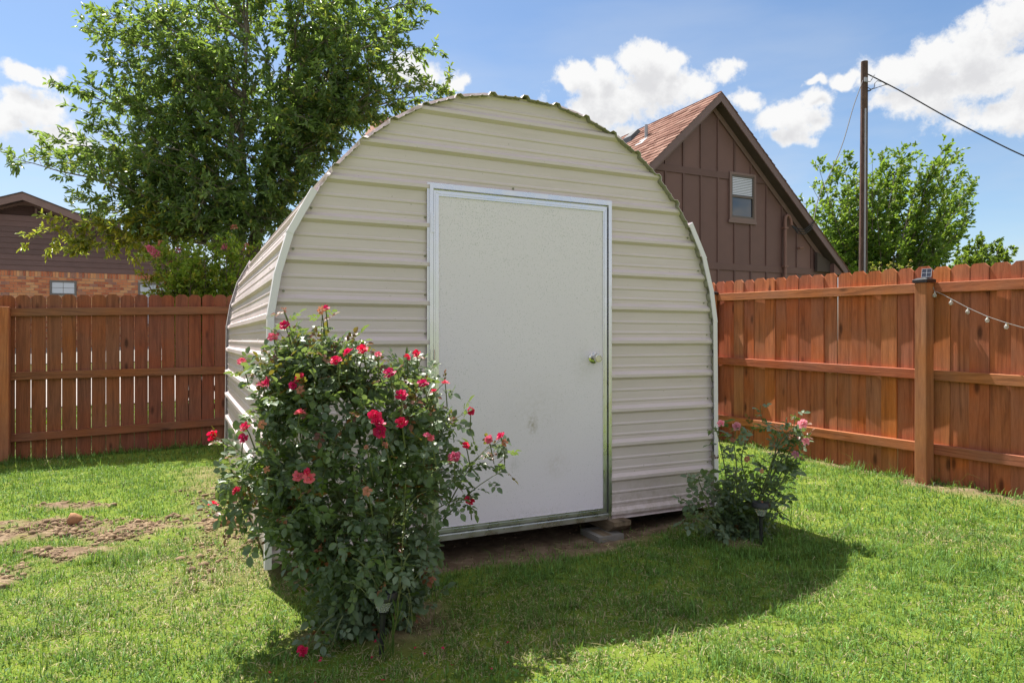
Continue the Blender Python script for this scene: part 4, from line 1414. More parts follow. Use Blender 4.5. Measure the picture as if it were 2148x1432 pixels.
ck.wood.tube(left_stem, [.15, .125, .118, .110, .090, .064, .052, .042, .032, .022, .010], 12)
ck.wood.tube(right_stem, [.14, .13, .110, .085, .060, .044, .032, .022, .010], 12)
def stem_at(st, z):
    for a_, b_ in zip(st[:-1], st[1:]):
        if a_.z <= z <= b_.z: return a_.lerp(b_, (z - a_.z) / (b_.z - a_.z))
    return st[-1].copy() if z > st[-1].z else st[0].copy()
# limb tips: photo column, row, depth, stem (0 left, 1 right), yellowness
TIPS = [(12, 330, 7.2, 0, .05), (120, 300, 7.9, 0, .08), (70, 500, 7.0, 0, .62), (150, 530, 7.3, 0, .55), (190, 440, 7.8, 0, .12), (215, 385, 6.9, 0, .08), (125, 185, 7.6, 0, .05), (200, 255, 7.0, 0, .05),
        (172, 60, 7.8, 0, .05), (225, 130, 7.1, 0, .05), (215, 20, 7.3, 0, .05), (300, -60, 7.6, 0, .06), (330, 60, 6.7, 0, .06), (420, -120, 7.4, 0, .06), (380, 180, 6.6, 0, .1), (300, 330, 6.8, 0, .08),
        (350, 430, 6.9, 0, .10), (270, 470, 7.7, 0, .15), (420, 400, 6.6, 0, .06), (450, 90, 6.6, 0, .06), (480, 280, 6.5, 0, .06), (400, 300, 8.9, 0, .05), (330, 180, 9.0, 0, .05), (430, 20, 9.0, 0, .05), (500, -200, 7.6, 0, .05),
        (440, 490, 7.0, 0, .05), (380, 470, 8.0, 0, .04), (540, 440, 7.0, 0, .05),
        (880, 5, 7.6, 1, .06), (800, -50, 7.9, 1, .06), (700, -110, 7.4, 1, .06), (600, -180, 7.8, 1, .06), (900, 110, 8.1, 1, .12), (935, 180, 7.9, 1, .2), (870, 175, 7.2, 1, .15), (800, 225, 7.6, 1, .15), (830, 80, 7.0, 1, .06),
        (740, 50, 6.8, 1, .06), (650, 0, 6.7, 1, .06), (690, 170, 6.7, 1, .1), (760, 250, 8.4, 1, .1), (690, 300, 7.3, 1, .06), (620, 240, 6.7, 1, .06), (600, 370, 7.1, 1, .05), (640, 350, 8.2, 1, .05), (560, 120, 6.7, 1, .06),
        (580, 420, 7.6, 1, .04), (700, 230, 9.1, 1, .05), (620, 80, 9.1, 1, .05), (760, 110, 9.0, 1, .05), (530, 330, 6.8, 1, .04), (560, 250, 9.2, 1, .04), (500, 200, 9.2, 0, .04), (250, 220, 8.6, 0, .05), (300, 410, 8.7, 0, .05), (240, 90, 7.6, 0, .05), (270, 160, 8.2, 0, .05), (350, 120, 7.6, 0, .05), (390, 240, 7.4, 0, .06), (330, 270, 7.6, 0, .06), (440, 160, 8.4, 0, .04), (460, 230, 7.2, 0, .05), (430, 340, 7.6, 0, .04), (250, 300, 7.8, 0, .06), (500, 60, 8.6, 0, .05),
        (210, 200, 7.8, 0, .06), (185, 320, 7.4, 0, .08), (240, 350, 7.3, 0, .08), (165, 330, 7.9, 0, .06), (260, 60, 7.9, 0, .05), (300, 10, 8.2, 0, .05), (290, 190, 7.5, 0, .06), (230, 420, 7.6, 0, .2), (110, 500, 7.2, 0, .6), (180, 500, 7.2, 0, .5), (100, 330, 7.6, 0, .06), (340, 330, 8.2, 0, .05), (420, 120, 7.8, 0, .05), (930, 195, 8.2, 1, .2), (890, 60, 7.7, 1, .06), (840, 50, 8.1, 1, .06), (860, 210, 7.9, 1, .15), (740, 200, 7.5, 1, .1),
        (560, 20, 7.4, 0, .05), (540, 180, 7.2, 0, .04), (640, 110, 7.6, 1, .05), (690, 90, 8.2, 1, .05), (720, 150, 7.6, 1, .08), (640, 190, 8.4, 1, .04), (590, 300, 7.4, 1, .04), (650, 280, 7.6, 1, .05), (800, 30, 8.4, 1, .05), (780, 170, 8.0, 1, .08), (750, -20, 7.2, 1, .05), (560, 380, 7.4, 1, .03), (520, 420, 7.5, 1, .03), (480, 400, 8.0, 0, .03), (450, 440, 7.6, 0, .03), (400, 440, 7.4, 0, .06), (360, 390, 7.8, 0, .06), (300, 450, 7.2, 0, .1), (850, 140, 7.8, 1, .12), (650, 320, 7.2, 1, .05), (450, 470, 7.3, 0, .05), (525, 472, 7.2, 1, .04), (500, 455, 7.0, 0, .04), (410, 462, 7.4, 0, .06), (560, 440, 7.2, 1, .04), (590, 425, 7.3, 1, .04), (470, 420, 7.1, 0, .04), (700, 270, 7.2, 1, .06), (630, 360, 7.4, 1, .05), (740, 240, 7.4, 1, .08), (600, 400, 7.3, 1, .05), (780, 215, 7.3, 1, .1), (680, 260, 7.7, 1, .06), (610, 340, 7.8, 1, .04), (560, 460, 7.3, 1, .03)]
for (u, v, Y, st, yl) in TIPS:
    if v > 478 and 340 < u < 600: continue
    tip = pix(u, v, OY(Y))
    stem = (left_stem, right_stem)[st]
    ax = stem_at(stem, min(6.2, max(2.4, tip.z)))
    lat = math.hypot(tip.x - ax.x, tip.y - ax.y)
    z0 = max(2.55 if st == 0 else 2.8, min(5.9, tip.z - .40 * lat - .1))
    p0 = stem_at(stem, z0)
    mid = p0.lerp(tip, .5) + Vector((0, 0, .13 * lat + (.1 if tip.z > z0 else .25)))
    pts = bez(p0, mid, tip, 9)
    for k_ in range(1, 8): pts[k_] += Vector(ck.r.normal(0, .04, 3))
    ln = sum((b_ - a_).length for a_, b_ in zip(pts[:-1], pts[1:]))
    pal = PAL_OAK if yl < .3 else [(.12, .17, .03), (.32, .34, .05), (.5, .44, .05)]
    edge = u < 130 or (u > 880) or (v > 480 and u < 200)
    ck.limb(pts, .007 + .006 * ln, .0035, .18 if not edge else .3, .13, .66 if not edge else .42, .11, .20, 19, .10, .035, pal, yl, .5, dens=(.80 if u < 310 and v > 200 else .62 if u < 310 else (.6 if v > 375 and u < 480 else .80)) if not edge else .9)
oak_c, oak_t, n_ = ck.build(oak, M_leaf_oak, M_bark)
print('oak leaves', n_)

# ------------------------------------------------------------------ crepe myrtle behind the fence
my = thing('crepe_myrtle', (.28, 9.75, .0), 'bright green crepe myrtle bush with pink blossoms above the left fence', 'shrub')
cm = Crown(9)
PAL_MY = [(.13, .24, .025), (.38, .48, .06), (.55, .5, .08)]
mtips = [(u_, v_, Y_ - .25) for (u_, v_, Y_) in [(318, 540, 9.3), (338, 525, 9.5), (376, 530, 9.2), (357, 560, 9.1), (400, 520, 9.5), (430, 540, 9.0), (450, 515, 9.4), (475, 525, 9.0), (500, 520, 9.1), (515, 530, 8.9), (300, 575, 9.2), (335, 570, 9.0), (365, 590, 9.0), (400, 575, 8.9), (430, 580, 9.3), (460, 560, 9.4), (490, 570, 9.5), (420, 600, 9.2), (460, 600, 9.0), (350, 610, 9.2), (385, 545, 9.6), (410, 545, 9.1), (440, 620, 9.2), (480, 610, 9.2)]]
for (u, v, Y) in mtips:
    tip = pix(u, v, Y); b0 = Vector((.28 + cm.r.normal(0, .12), 9.75 + cm.r.normal(0, .12), 0))
    mid = b0.lerp(tip, .5) + Vector((0, 0, .28))
    young = u < 345 and v > 560
    cm.limb(bez(b0, mid, tip, 7), .014, .004, .40, .05, .28 if not young else .12, .05, .10, 14 if not young else 8, .052, .027, PAL_MY if not young else [(.22, .26, .02), (.34, .32, .03), (.4, .16, .05)], .12 if not young else .3, .8, nside=5, out=.6, droop=.05)
cm.build(my, M_leaf_elm, M_twig, 'foliage', 'stems')
def blossom(c, axis, ln, w, mat, n, seed):
    r = np.random.default_rng(seed)
    axis = np.array(axis, float) / np.linalg.norm(axis)
    t = r.random(n); rad = w * np.sqrt(np.maximum(.1, 1 - t)) * np.sqrt(r.random(n))
    rv = unit(r.normal(0, 1, (n, 3))); rv -= axis * (rv @ axis)[:, None]; rv = unit(rv)
    P = np.array(c) + axis * (t * ln)[:, None] + rv * rad[:, None]
    D = unit(rv + r.normal(0, .6, (n, 3))); N = unit(r.normal(0, 1, (n, 3)) + [0, 0, .6])
    me = leaf_mesh('blossom', P, D, N, r.uniform(.018, .03, n), r.uniform(.016, .028, n), np.ones((n, 3)), .3)
    link('blossom', me, mat, my)
blossom(pix(330, 538, 9.2), (-.6, .3, .7), .19, .065, M_myrtle, 230, 1)
blossom(pix(338, 528, 9.4), (-.05, 0, 1), .15, .05, M_rose_dry, 120, 2)
blossom(pix(376, 530, 9.15), (.1, 0, 1), .09, .055, M_myrtle, 110, 3)
blossom(pix(358, 558, 9.05), (.0, 0, 1), .06, .04, M_rose_dry, 70, 4)
blossom(pix(473, 523, 8.9), (.1, 0, 1), .07, .045, M_myrtle, 90, 5)
blossom(pix(517, 525, 8.8), (.0, 0, 1), .08, .035, M_rose_dry, 70, 6)
blossom(pix(491, 479, 8.7), (.0, 0, 1), .04, .03, M_rose_dry, 40, 7)
blossom(pix(411, 567, 9.0), (.0, 0, 1), .05, .035, M_rose_dry, 50, 8)

# ------------------------------------------------------------------ wind-blown elm beyond the right fence
elm = thing('elm_tree', tuple(pix(1855, 780, 25)), 'bushy elm tree leaning with the wind behind the utility pole', 'tree', 'trees round the yard')
ce = Crown(21)
PAL_ELM = [(.075, .165, .03), (.22, .36, .06), (.40, .46, .09)]
root_p = pix(1850, 735, 25)
etips = [(1705, 395), (1720, 360), (1745, 362), (1770, 335), (1780, 385), (1830, 345), (1850, 325), (1888, 318), (1895, 345), (1930, 350), (1975, 318), (1960, 345), (2000, 327), (2010, 365), (2020, 395), (2030, 395), (2030, 443), (2015, 425), (2005, 470), (2020, 478), (1990, 515), (1960, 530), (1930, 550), (1880, 555), (1840, 545), (1800, 550), (1760, 560), (1740, 530), (1710, 500), (1700, 455), (1725, 440), (1760, 430), (1800, 420), (1840, 400), (1880, 400), (1920, 410), (1960, 410), (1950, 460), (1900, 470), (1860, 470), (1810, 480), (1770, 490), (1740, 480), (1985, 440), (1940, 500), (1880, 515), (1820, 520), (1795, 375), (1860, 360), (1820, 380), (1925, 380), (1690, 440), (1780, 455), (1840, 440), (1690, 490), (1720, 540)]
for k_, (u, v) in enumerate(etips):
    Y = 25 + ce.r.uniform(-1.9, 1.9)
    tip = pix(u, v, Y)
    h0 = root_p + Vector((ce.r.normal(0, .25), ce.r.normal(0, .25), ce.r.uniform(-.3, .9)))
    mid = h0.lerp(tip, .55) + Vector((-.15, .05, .35))
    ce.limb(bez(h0, mid, tip, 7), .032, .006, .42, .17, .72, .13, .30, 9, .16, .085, PAL_ELM, .12 if v < 420 else .05, .9, wind=(.36, -.17, .24), nside=5, out=.45, droop=.0)
ce.wood.tube([pix(1850, 800, 25), root_p, root_p + Vector((0, 0, .9))], [.16, .13, .07], 8)
_, _, n_ = ce.build(elm, M_leaf_elm, M_bark)
print('elm leaves', n_)

# far tree on the right
ft = thing('far_tree', tuple(pix(2060, 760, 48)), 'small distant round tree showing above the right end of the fence', 'tree', 'trees round the yard')
cf = Crown(33)
rp = pix(2062, 640, 48)
for (u, v) in [(2000, 548), (2015, 530), (2030, 520), (2045, 510), (2062, 508), (2080, 516), (2095, 520), (2110, 518), (2122, 540), (2105, 545), (2060, 535), (2035, 545), (2080, 545), (2020, 555), (2050, 560), (2095, 560), (2120, 560), (2000, 565), (2140, 570), (1985, 575)]:
    Y = 48 + cf.r.uniform(-2, 2); tip = pix(u, v, Y)
    cf.limb(bez(rp, rp.lerp(tip, .5) + Vector((0, 0, .5)), tip, 5), .05, .02, .3, .28, .95, .22, .34, 13, .26, .17, [(.05, .10, .02), (.13, .20, .04), (.2, .24, .04)], .05, .9, nside=4, out=.7)
cf.wood.tube([pix(2062, 770, 48), rp], [.25, .12], 7)
cf.build(ft, M_leaf_elm, M_bark)

# low yellowish shrub showing over the fence at the pole's foot
ys_ = thing('yellow_shrub', tuple(pix(1850, 760, 17)), 'small yellowish shrub peeking over the fence right of the pole', 'shrub')
cs = Crown(41)
for (u, v) in [(1835, 556), (1845, 551), (1860, 559), (1875, 555), (1900, 557), (1830, 566), (1885, 563)]:
    tip = pix(u, v, 17 + cs.r.uniform(-.3, .3)); b0 = pix(1860, 740, 17)
    cs.limb(bez(b0, b0.lerp(tip, .5), tip, 5), .012, .004, .6, .10, .2, .08, .08, 8, .05, .03, [(.16, .18, .03), (.34, .28, .07), (.5, .3, .12)], .3, .8, nside=3)
cs.build(ys_, M_leaf_elm, M_twig, 'foliage', 'stems')

# ------------------------------------------------------------------ roses
def compound_leaf(seed, c0, c1, size=1.):
    """one rose leaf: stalk and five oval leaflets, root at the origin, pointing along +x"""
    r = np.random.default_rng(seed)
    V, F, C = [], [], []
    def leaflet(p, d, L, W):
        d = unit(np.array(d, float)); up = unit(np.array([r.normal(0, .25), r.normal(0, .25), 1.]))
        s_ = unit(np.cross(d, up)); u_ = np.cross(s_, d); p = np.array(p)
        k = r.random(); col = np.array(c0) * (1 - k) + np.array(c1) * k
        b_ = len(V); dr = r.uniform(.04, .22)
        for t, w, f in ((0, 0, 0), (.22, .40, .2), (.55, .5, .22), (.82, .28, .12), (1, 0, 0), (.82, -.28, .12), (.55, -.5, .22), (.22, -.40, .2), (.22, 0, 0), (.55, 0, 0), (.82, 0, 0)):
            V.append(p + d * L * t + s_ * W * w + u_ * (W * f * .8 - L * dr * t * t)); C.append(col)
        for f in ((0, 8, 7), (0, 1, 8), (8, 9, 6, 7), (8, 1, 2, 9), (9, 10, 5, 6), (9, 2, 3, 10), (10, 4, 5), (10, 3, 4)):
            F.append(tuple(b_ + i for i in f))
    for (t, sd) in ((.030, 0), (.055, 0)):
        for sd in (-1, 1):
            leaflet((t + r.normal(0, .003), sd * .002, -.25 * t), (.45 + r.normal(0, .12), sd * 1.0, r.normal(-.05, .2)), .036 * size * r.uniform(.8, 1.15), .024 * size * r.uniform(.85, 1.15))
    leaflet((.070, 0, -.018), (1, r.normal(0, .15), -.2), .044 * size, .030 * size)
    b_ = len(V)
    for x, z in ((0, 0), (.035, -.006), (.072, -.018)):
        for dy in (-.0011, .0011): V.append(np.array([x, dy, z])); C.append(np.array([.12, .12, .04]))
    F += [(b_, b_ + 2, b_ + 3, b_ + 1), (b_ + 2, b_ + 4, b_ + 5, b_ + 3)]
    return np.array(V, np.float32), F, np.array(C, np.float32)

def leaf_data(variant):
    V, F, C = variant
    me = bpy.data.meshes.new('leaf')
    me.from_pydata([tuple(v) for v in V], [], F)
    at = me.color_attributes.new('tint', 'FLOAT_COLOR', 'POINT')
    at.data.foreach_set('color', np.concatenate([C, np.ones((len(C), 1), np.float32)], 1).ravel())
    me.polygons.foreach_set('use_smooth', [True] * len(F))
    me.materials.append(M_leaf_rose)
    return me
LEAF_G = [compound_leaf(100 + i, (.085, .138, .080), (.185, .245, .148), 1.0 + .12 * (i % 3)) for i in range(7)]
LEAF_Y = [compound_leaf(120 + i, (.06, .11, .02), (.11, .17, .03), .95) for i in range(2)]
LEAF_R = [compound_leaf(140 + i, (.11, .022, .022), (.24, .075, .035), .80) for i in range(3)]
LEAF_ALL = LEAF_G + LEAF_Y + LEAF_R
LEAF_ME = [leaf_data(v) for v in LEAF_ALL]

def rose_flower(seed, full=True):
    r = np.random.default_rng(seed)
    m = MB()
    rings = [(.002, .010, 4, 1.25), (.004, .016, 6, .95), (.006, .021, 7, .55), (.007, .025, 8, .18)] if full else [(.003, .012, 4, .9), (.005, .018, 5, .1), (.006, .022, 5, -.4)]
    for ri, (r0, L, n, tilt) in enumerate(rings):
        for k in range(n):
            a_ = 2 * math.pi * (k + .5 * (ri % 2) + r.normal(0, .12)) / n
            tl = tilt + r.normal(0, .22)
            o = Vector((math.cos(a_), math.sin(a_), 0)); s_ = Vector((-math.sin(a_), math.cos(a_), 0)); u_ = Vector((0, 0, 1))
            d = (o * math.cos(tl) + u_ * math.sin(tl)).normalized(); nn_ = s_.cross(d)
            b0 = o * r0 + u_ * (.004 * (3 - ri)); W = L * r.uniform(.75, 1.0); Lk = L * r.uniform(.85, 1.15)
            cup = r.uniform(.1, .3)
            b_ = len(m.v)
            for t, w in ((0, .25), (.5, .95), (.9, .8)):
                for q_, sgn in ((-1, 1), (0, 0), (1, 1)):
                    m.v.append(tuple(b0 + d * Lk * t + s_ * W * .5 * w * q_ + nn_ * (-(cup * W * .5) * (q_ * q_) * w + r.normal(0, .0012))))
            m.v.append(tuple(b0 + d * Lk * 1.04 + nn_ * -.003))
            m.f += [(b_, b_ + 1, b_ + 4, b_ + 3), (b_ + 1, b_ + 2, b_ + 5, b_ + 4), (b_ + 3, b_ + 4, b_ + 7, b_ + 6), (b_ + 4, b_ + 5, b_ + 8, b_ + 7), (b_ + 6, b_ + 7, b_ + 9), (b_ + 7, b_ + 8, b_ + 9)]
    me = m.mesh('rose', None)
    return me
def flower_set(mat, full, seeds):
    out = []
    for s_ in seeds:
        me = rose_flower(s_, full); me.materials.append(mat); out.append(me)
    return out
FL_RED, FL_PINK, FL_DRY, FL_PALE = flower_set(M_rose, True, (1, 2, 3)), flower_set(M_rose_pink, True, (4, 5)), flower_set(M_rose_dry, False, (6, 7)), flower_set(M_rose_pale, True, (8, 9))
VIEW = Vector((SY, CY, 0))
def put_flower(root, p, kind, size, r):
    me = {'r': FL_RED, 'p': FL_PINK, 'd': FL_DRY, 'q': FL_PALE}[kind]
    o = bpy.data.objects.new('rose', me[int(r.integers(len(me)))]); COL.objects.link(o)
    o.parent = root; o.location = p - world_loc(root)
    d = (Vector(r.normal(0, .45, 3)) - VIEW * .75 + Vector((0, 0, .75))).normalized()
    o.rotation_euler = d.to_track_quat('Z', 'Y').to_euler()
    o.scale = [size] * 3
    if kind == 'd': o['label'] = 'faded brownish rose'
    return o

class Bush:
    def __init__(s, root, seed):
        s.root = root; s.r = np.random.default_rng(seed); s.canes = MB(); s.M = []; s.kind = []
    def shoot(s, pts, r0, f0, spc, young=0., yellow=.05, size=1.):
        pts = [Vector(p) for p in pts]
        n = len(pts); r = s.r
        s.canes.tube(pts, [r0 * (1 - .7 * i / (n - 1)) for i in range(n)], 5)
        L = sum((b_ - a_).length for a_, b_ in zip(pts[:-1], pts[1:]))
        d = L * f0; ph = r.uniform(0, 6)
        while d <= L:
            x = d / L * (n - 1); i = min(int(x), n - 2)
            p = pts[i].lerp(pts[i + 1], x - i); t = (pts[i + 1] - pts[i]).normalized()
            ph += 2.4 + r.normal(0, .3)
            a_ = t.orthogonal().normalized(); b_ = t.cross(a_)
            side = a_ * math.cos(ph) + b_ * math.sin(ph)
            dr = (side * .95 + t * .45 + Vector((0, 0, r.uniform(-.25, .25)))).normalized()
            up = (Vector((0, 0, 1)) + Vector(r.normal(0, .38, 3)) - VIEW * .12 + side * .25)
            y = up.cross(dr)
            if y.length < .1: d += spc; continue
            y.normalize(); z = dr.cross(y)
            sc = size * r.uniform(.75, 1.2)
            m = Matrix((dr, y, z)).transposed().to_4x4() @ Matrix.Scale(sc, 4)
            m.translation = p
            tip = d / L > .8
            q = r.random()
            k = len(LEAF_G) + len(LEAF_Y) + int(r.integers(len(LEAF_R))) if q < (young if tip else young * .2) else (len(LEAF_G) + int(r.integers(len(LEAF_Y))) if q > 1 - yellow else int(r.integers(len(LEAF_G))))
            s.M.append(m); s.kind.append(k)
            d += spc * r.uniform(.7, 1.3)
    def build(s, single=290):
        s.canes.obj('canes', M_stem, s.root, smooth=60)
        eye = Vector((0, 0, 1.27))
        dist = np.array([(m.translation - eye).length for m in s.M])
        order = np.argsort(dist)
        pick = set(int(i) for i in order[:single])
        base = world_loc(s.root)
        Vs, Fs, Cs, c = [], [], [], 0
        for i, m in enumerate(s.M):
            if i in pick:
                o = bpy.data.objects.new('leaf', LEAF_ME[s.kind[i]]); COL.objects.link(o); o.parent = s.root
                o.matrix_local = Matrix.Translation(-base) @ m
            else:
                V, F, C = LEAF_ALL[s.kind[i]]
                A = np.array(m)
                Vs.append(V @ A[:3, :3].T + A[:3, 3]); Cs.append(C)
                Fs += [tuple(c + j for j in f) for f in F]; c += len(V)
        if Vs:
            V = np.concatenate(Vs); C = np.concatenate(Cs)
            tri = np.array([f for f in Fs if len(f) == 3]); qd = np.array([f for f in Fs if len(f) == 4])
            me = np_mesh('leaves', V, [tri, qd], C, True)
            o = link('leaves', me, M_leaf_rose, s.root); o['kind'] = 'stuff'
        return len(s.M)

# big rose: outline of the bush, photo rows against left and right columns at 3 m
rb_ = thing('rose_bush', (.76, 2.94, hgt(.76, 2.94)), 'large dense rose bush covered in red blooms at the shed corner', 'rose bush', 'rose bushes by the shed')
OUT = np.array([(645, 590, 660), (700, 560, 735), (750, 520, 880), (800, 510, 930), (850, 500, 975), (900, 485, 985), (950, 460, 985), (1000, 448, 980), (1050, 450, 975), (1100, 500, 965), (1150, 578, 940), (1200, 622, 920), (1250, 645, 905), (1300, 655, 860), (1345, 665, 770)], float)
BY = 3.0
oz = 1.27 - (OUT[:, 0] - 712) / 1450 * BY
oxl = (OUT[:, 1] - 1074) / 1450 * BY; oxr = (OUT[:, 2] - 1074) / 1450 * BY
def bush_ext(z):
    zz = oz[::-1]
    return float(np.interp(z, zz, oxl[::-1])), float(np.interp(z, zz, oxr[::-1]))
bu = Bush(rb_, 3)
X0, Y0_ = to_view(.76, 2.94)
def vp(X, Y, z):
    a_, b_ = from_view(X, Y); return Vector((a_, b_, z))
canes = []
for k in range(11):
    ang = bu.r.uniform(0, 2 * math.pi); rr = bu.r.uniform(.02, .10)
    zt = bu.r.uniform(.7, 1.05)
    l, r_ = bush_ext(zt)
    fx = bu.r.uniform(.2, .8)
    top_ = vp(l + (r_ - l) * fx, BY + bu.r.uniform(-.18, .18), zt)
    b0 = vp(X0 + rr * math.cos(ang), Y0_ + rr * math.sin(ang), 0)
    mid = b0.lerp(top_, .5) + Vector(bu.r.normal(0, .03, 3))
    pts = bez(b0, mid, top_, 8); canes.append(pts)
    bu.canes.tube(pts, [.010 - .0006 * i for i in range(8)], 6)
for k in range(560):
    z = bu.r.uniform(.0, 1.0) ** 1.05 * 1.24 + .06
    if z > 1.18 and bu.r.random() < .3: continue
    l, r_ = bush_ext(z)
    c, hw = (l + r_) / 2, (r_ - l) / 2
    th = bu.r.uniform(0, 2 * math.pi)
    if bu.r.random() < .45: th = bu.r.normal(-math.pi / 2, .9)
    fr_ = bu.r.uniform(.55, .97)
    tx_, ty_ = c + hw * fr_ * math.cos(th), BY + min(.42, max(.15, hw * .78)) * fr_ * math.sin(th)
    tip = vp(tx_, ty_, z)
    cn = canes[int(bu.r.integers(len(canes)))]
    cands = [p for cc_ in canes for p in cc_ if p.z < z - .02 or z < .25]
    st = min(cands, key=lambda p: (p - tip).length + abs(p.z - (z - .18)) * .6) if cands else cn[0]
    mid = st.lerp(tip, .5) + Vector((0, 0, .05 + .08 * bu.r.random()))
    bu.shoot(bez(st, mid, tip, 6),   .0036, .25, .030, young=.38 if z > .95 else .14, yellow=.06, size=.80)
# long arching shoots past the outline
for (u, v, Y, u0, v0) in [(1052, 922, 3.0, 930, 1040), (1030, 930, 3.02, 940, 1060), (1060, 985, 2.98, 930, 1090), (447, 916, 2.9, 540, 985), (445, 1058, 2.85, 540, 1080), (455, 1000, 2.9, 560, 1020), (595, 655, 3.0, 640, 800), (676, 655, 3.0, 670, 800), (630, 690, 3.05, 650, 830), (920, 760, 3.0, 850, 860), (985, 865, 3.0, 900, 930), (640, 1370, 2.72, 700, 1290), (690, 1385, 2.72, 720, 1290), (890, 745, 3.05, 840, 860), (935, 800, 3.0, 870, 900), (510, 765, 3.0, 580, 850), (985, 1050, 2.95, 900, 1080), (795, 1238, 2.60, 740, 1170), (835, 1232, 2.60, 860, 1160), (815, 1222, 2.56, 800, 1150), (780, 1262, 2.6, 720, 1220), (500, 950, 2.85, 590, 1010), (470, 1100, 2.8, 560, 1120),  (560, 1010, 2.8, 620, 1050), (750, 715, 3.1, 730, 830)]:
    st, tip = pix(u0, v0, Y + .05), pix(u, v, Y)
    bu.shoot(bez(st, st.lerp(tip, .5) + Vector((0, 0, .05)), tip, 6), .0035, .2, .030, young=.45 if v < 1000 else .2, yellow=.05, size=.85)
FLOWERS = [(574, 706, 'p', 1.1), (598, 683, 'r', 1.0), (595, 650, 'd', .8), (674, 651, 'd', 1.0), (683, 647, 'r', .8), (706, 757, 'r', 1.15), (731, 740, 'r', 1.15), (760, 733, 'r', 1.1), (793, 744, 'p', .7), (874, 741, 'r', .8), (854, 749, 'r', .7), (817, 783, 'r', 1.25), (887, 805, 'r', 1.15), (934, 804, 'p', .8), (910, 821, 'r', .7), (842, 829, 'r', 1.3), (786, 873, 'r', 1.3), (795, 889, 'r', 1.3), (797, 904, 'r', 1.35), (842, 887, 'r', 1.25), (988, 862, 'r', .75), (1051, 916, 'r', 1.0), (1025, 921, 'p', .8), (1059, 928, 'd', .8), (953, 961, 'p', 1.35), (977, 934, 'r', .8), (507, 759, 'p', .9), (551, 808, 'p', 1.1), (563, 801, 'r', 1.1), (629, 793, 'r', 1.1), (614, 809, 'r', .8), (630, 818, 'd', 1.0), (629, 867, 'p', 1.1), (515, 895, 'r', 1.05), (511, 918, 'r', .95), (443, 911, 'r', 1.15), (648, 1001, 'p', 1.15), (625, 998, 'p', 1.0), (645, 990, 'r', .8), (497, 1029, 'r', .95), (447, 1058, 'r', .95), (985, 1050, 'r', 1.0), (635, 1363, 'r', 1.05), (895, 913, 'p', .7), (904, 917, 'p', .7), (807, 934, 'd', .9), (770, 1030, 'd', 1.1), (667, 1149, 'd', 1.2), (550, 890, 'd', 1.0), (768, 938, 'd', .6), (560, 985, 'd', .9), (908, 1215, 'd', .8)]
for (u, v, kd, sz) in FLOWERS:
    z = 1.27 - (v - 712) / 1450 * BY
    l, r_ = bush_ext(min(z, 1.38)); c, hw = (l + r_) / 2, max(.05, (r_ - l) / 2)
    x = (u - 1074) / 1450 * BY
    f_ = min(1., abs(x - c) / hw)
    Y = BY - min(.42, max(.15, hw * .78)) * math.sqrt(max(0, 1 - f_ * f_)) * .93 - .035
    if v > 1340: Y = 2.70
    p = pix(u, v, Y)
    put_flower(rb_, p, kd, sz * Y / 3.0 * .76, bu.r)
    dn_ = Vector((bu.r.normal(0, .015), bu.r.normal(0, .015), 0)) + VIEW * .06 - Vector((0, 0, .10))
    bu.canes.tube([p + dn_, p + dn_ * .4 + Vector((0, 0, .008)), p], [.0028, .0024, .002], 4)
    if kd != 'r':
        bu.shoot([p + dn_ * 1.2, p + dn_ * .7, p + dn_ * .3], .002, .2, .03, young=.6, size=.7)
print('rose leaves', bu.build())

# small open rose by the right corner
rs = thing('rose_bush', (2.97, 3.12, hgt(2.97, 3.12)), 'small open rose bush with a few pale pink blooms beside the right shed corner', 'rose bush', 'rose bushes by the shed')
bs = Bush(rs, 8)
B0 = pix(1552, 1124, 4.2)
def cane(P, r0=.006, spc=.034, f0=.15, young=.12, size=.98):
    pts = [B0 + Vector(bs.r.normal(0, .02, 3)) * Vector((1, 1, 0))] + [pix(p[0], p[1], p[2] + .08) for p in P]
    bs.shoot(spline(pts, 4), r0, f0, spc, young, .16, size * .92)
cane([(1530, 1060, 4.1), (1522, 990, 4.1), (1510, 930, 4.08), (1500, 893, 4.08)], spc=.030)
cane([(1540, 1050, 4.05), (1545, 980, 4.05), (1540, 930, 4.05), (1545, 897, 4.05)], spc=.032)
cane([(1590, 1050, 4.15), (1625, 960, 4.15), (1655, 920, 4.15), (1690, 915, 4.15)], spc=.030)
cane([(1595, 1040, 4.1), (1622, 960, 4.1), (1640, 920, 4.1), (1680, 885, 4.1)], spc=.034)
cane([(1600, 1060, 4.1), (1640, 990, 4.1), (1660, 940, 4.08), (1690, 925, 4.05)], spc=.034)
cane([(1570, 1040, 4.2), (1555, 960, 4.2), (1575, 910, 4.2), (1582, 890, 4.2)], spc=.05)
cane([(1610, 1010, 4.15), (1628, 940, 4.15), (1630, 900, 4.18), (1600, 885, 4.2), (1595, 850, 4.2)], spc=.042, size=.7)
cane([(1640, 960, 4.1), (1662, 910, 4.1), (1668, 865, 4.1)], spc=.042, size=.7)
cane([(1500, 1080, 4.0), (1470, 1020, 4.0), (1465, 1000, 4.0)], spc=.028)
cane([(1500, 1090, 4.0), (1460, 1050, 4.0), (1437, 1055, 4.0)], spc=.030)
cane([(1500, 1110, 3.95), (1465, 1090, 3.95), (1440, 1088, 3.92)], spc=.028)
cane([(1600, 1090, 4.15), (1630, 1050, 4.15), (1645, 1035, 4.15)], spc=.03)
cane([(1610, 1060, 4.05), (1640, 1010, 4.05), (1655, 985, 4.05)], spc=.03)
cane([(1620, 1000, 4.15), (1650, 960, 4.15), (1665, 995, 4.15)], spc=.03)
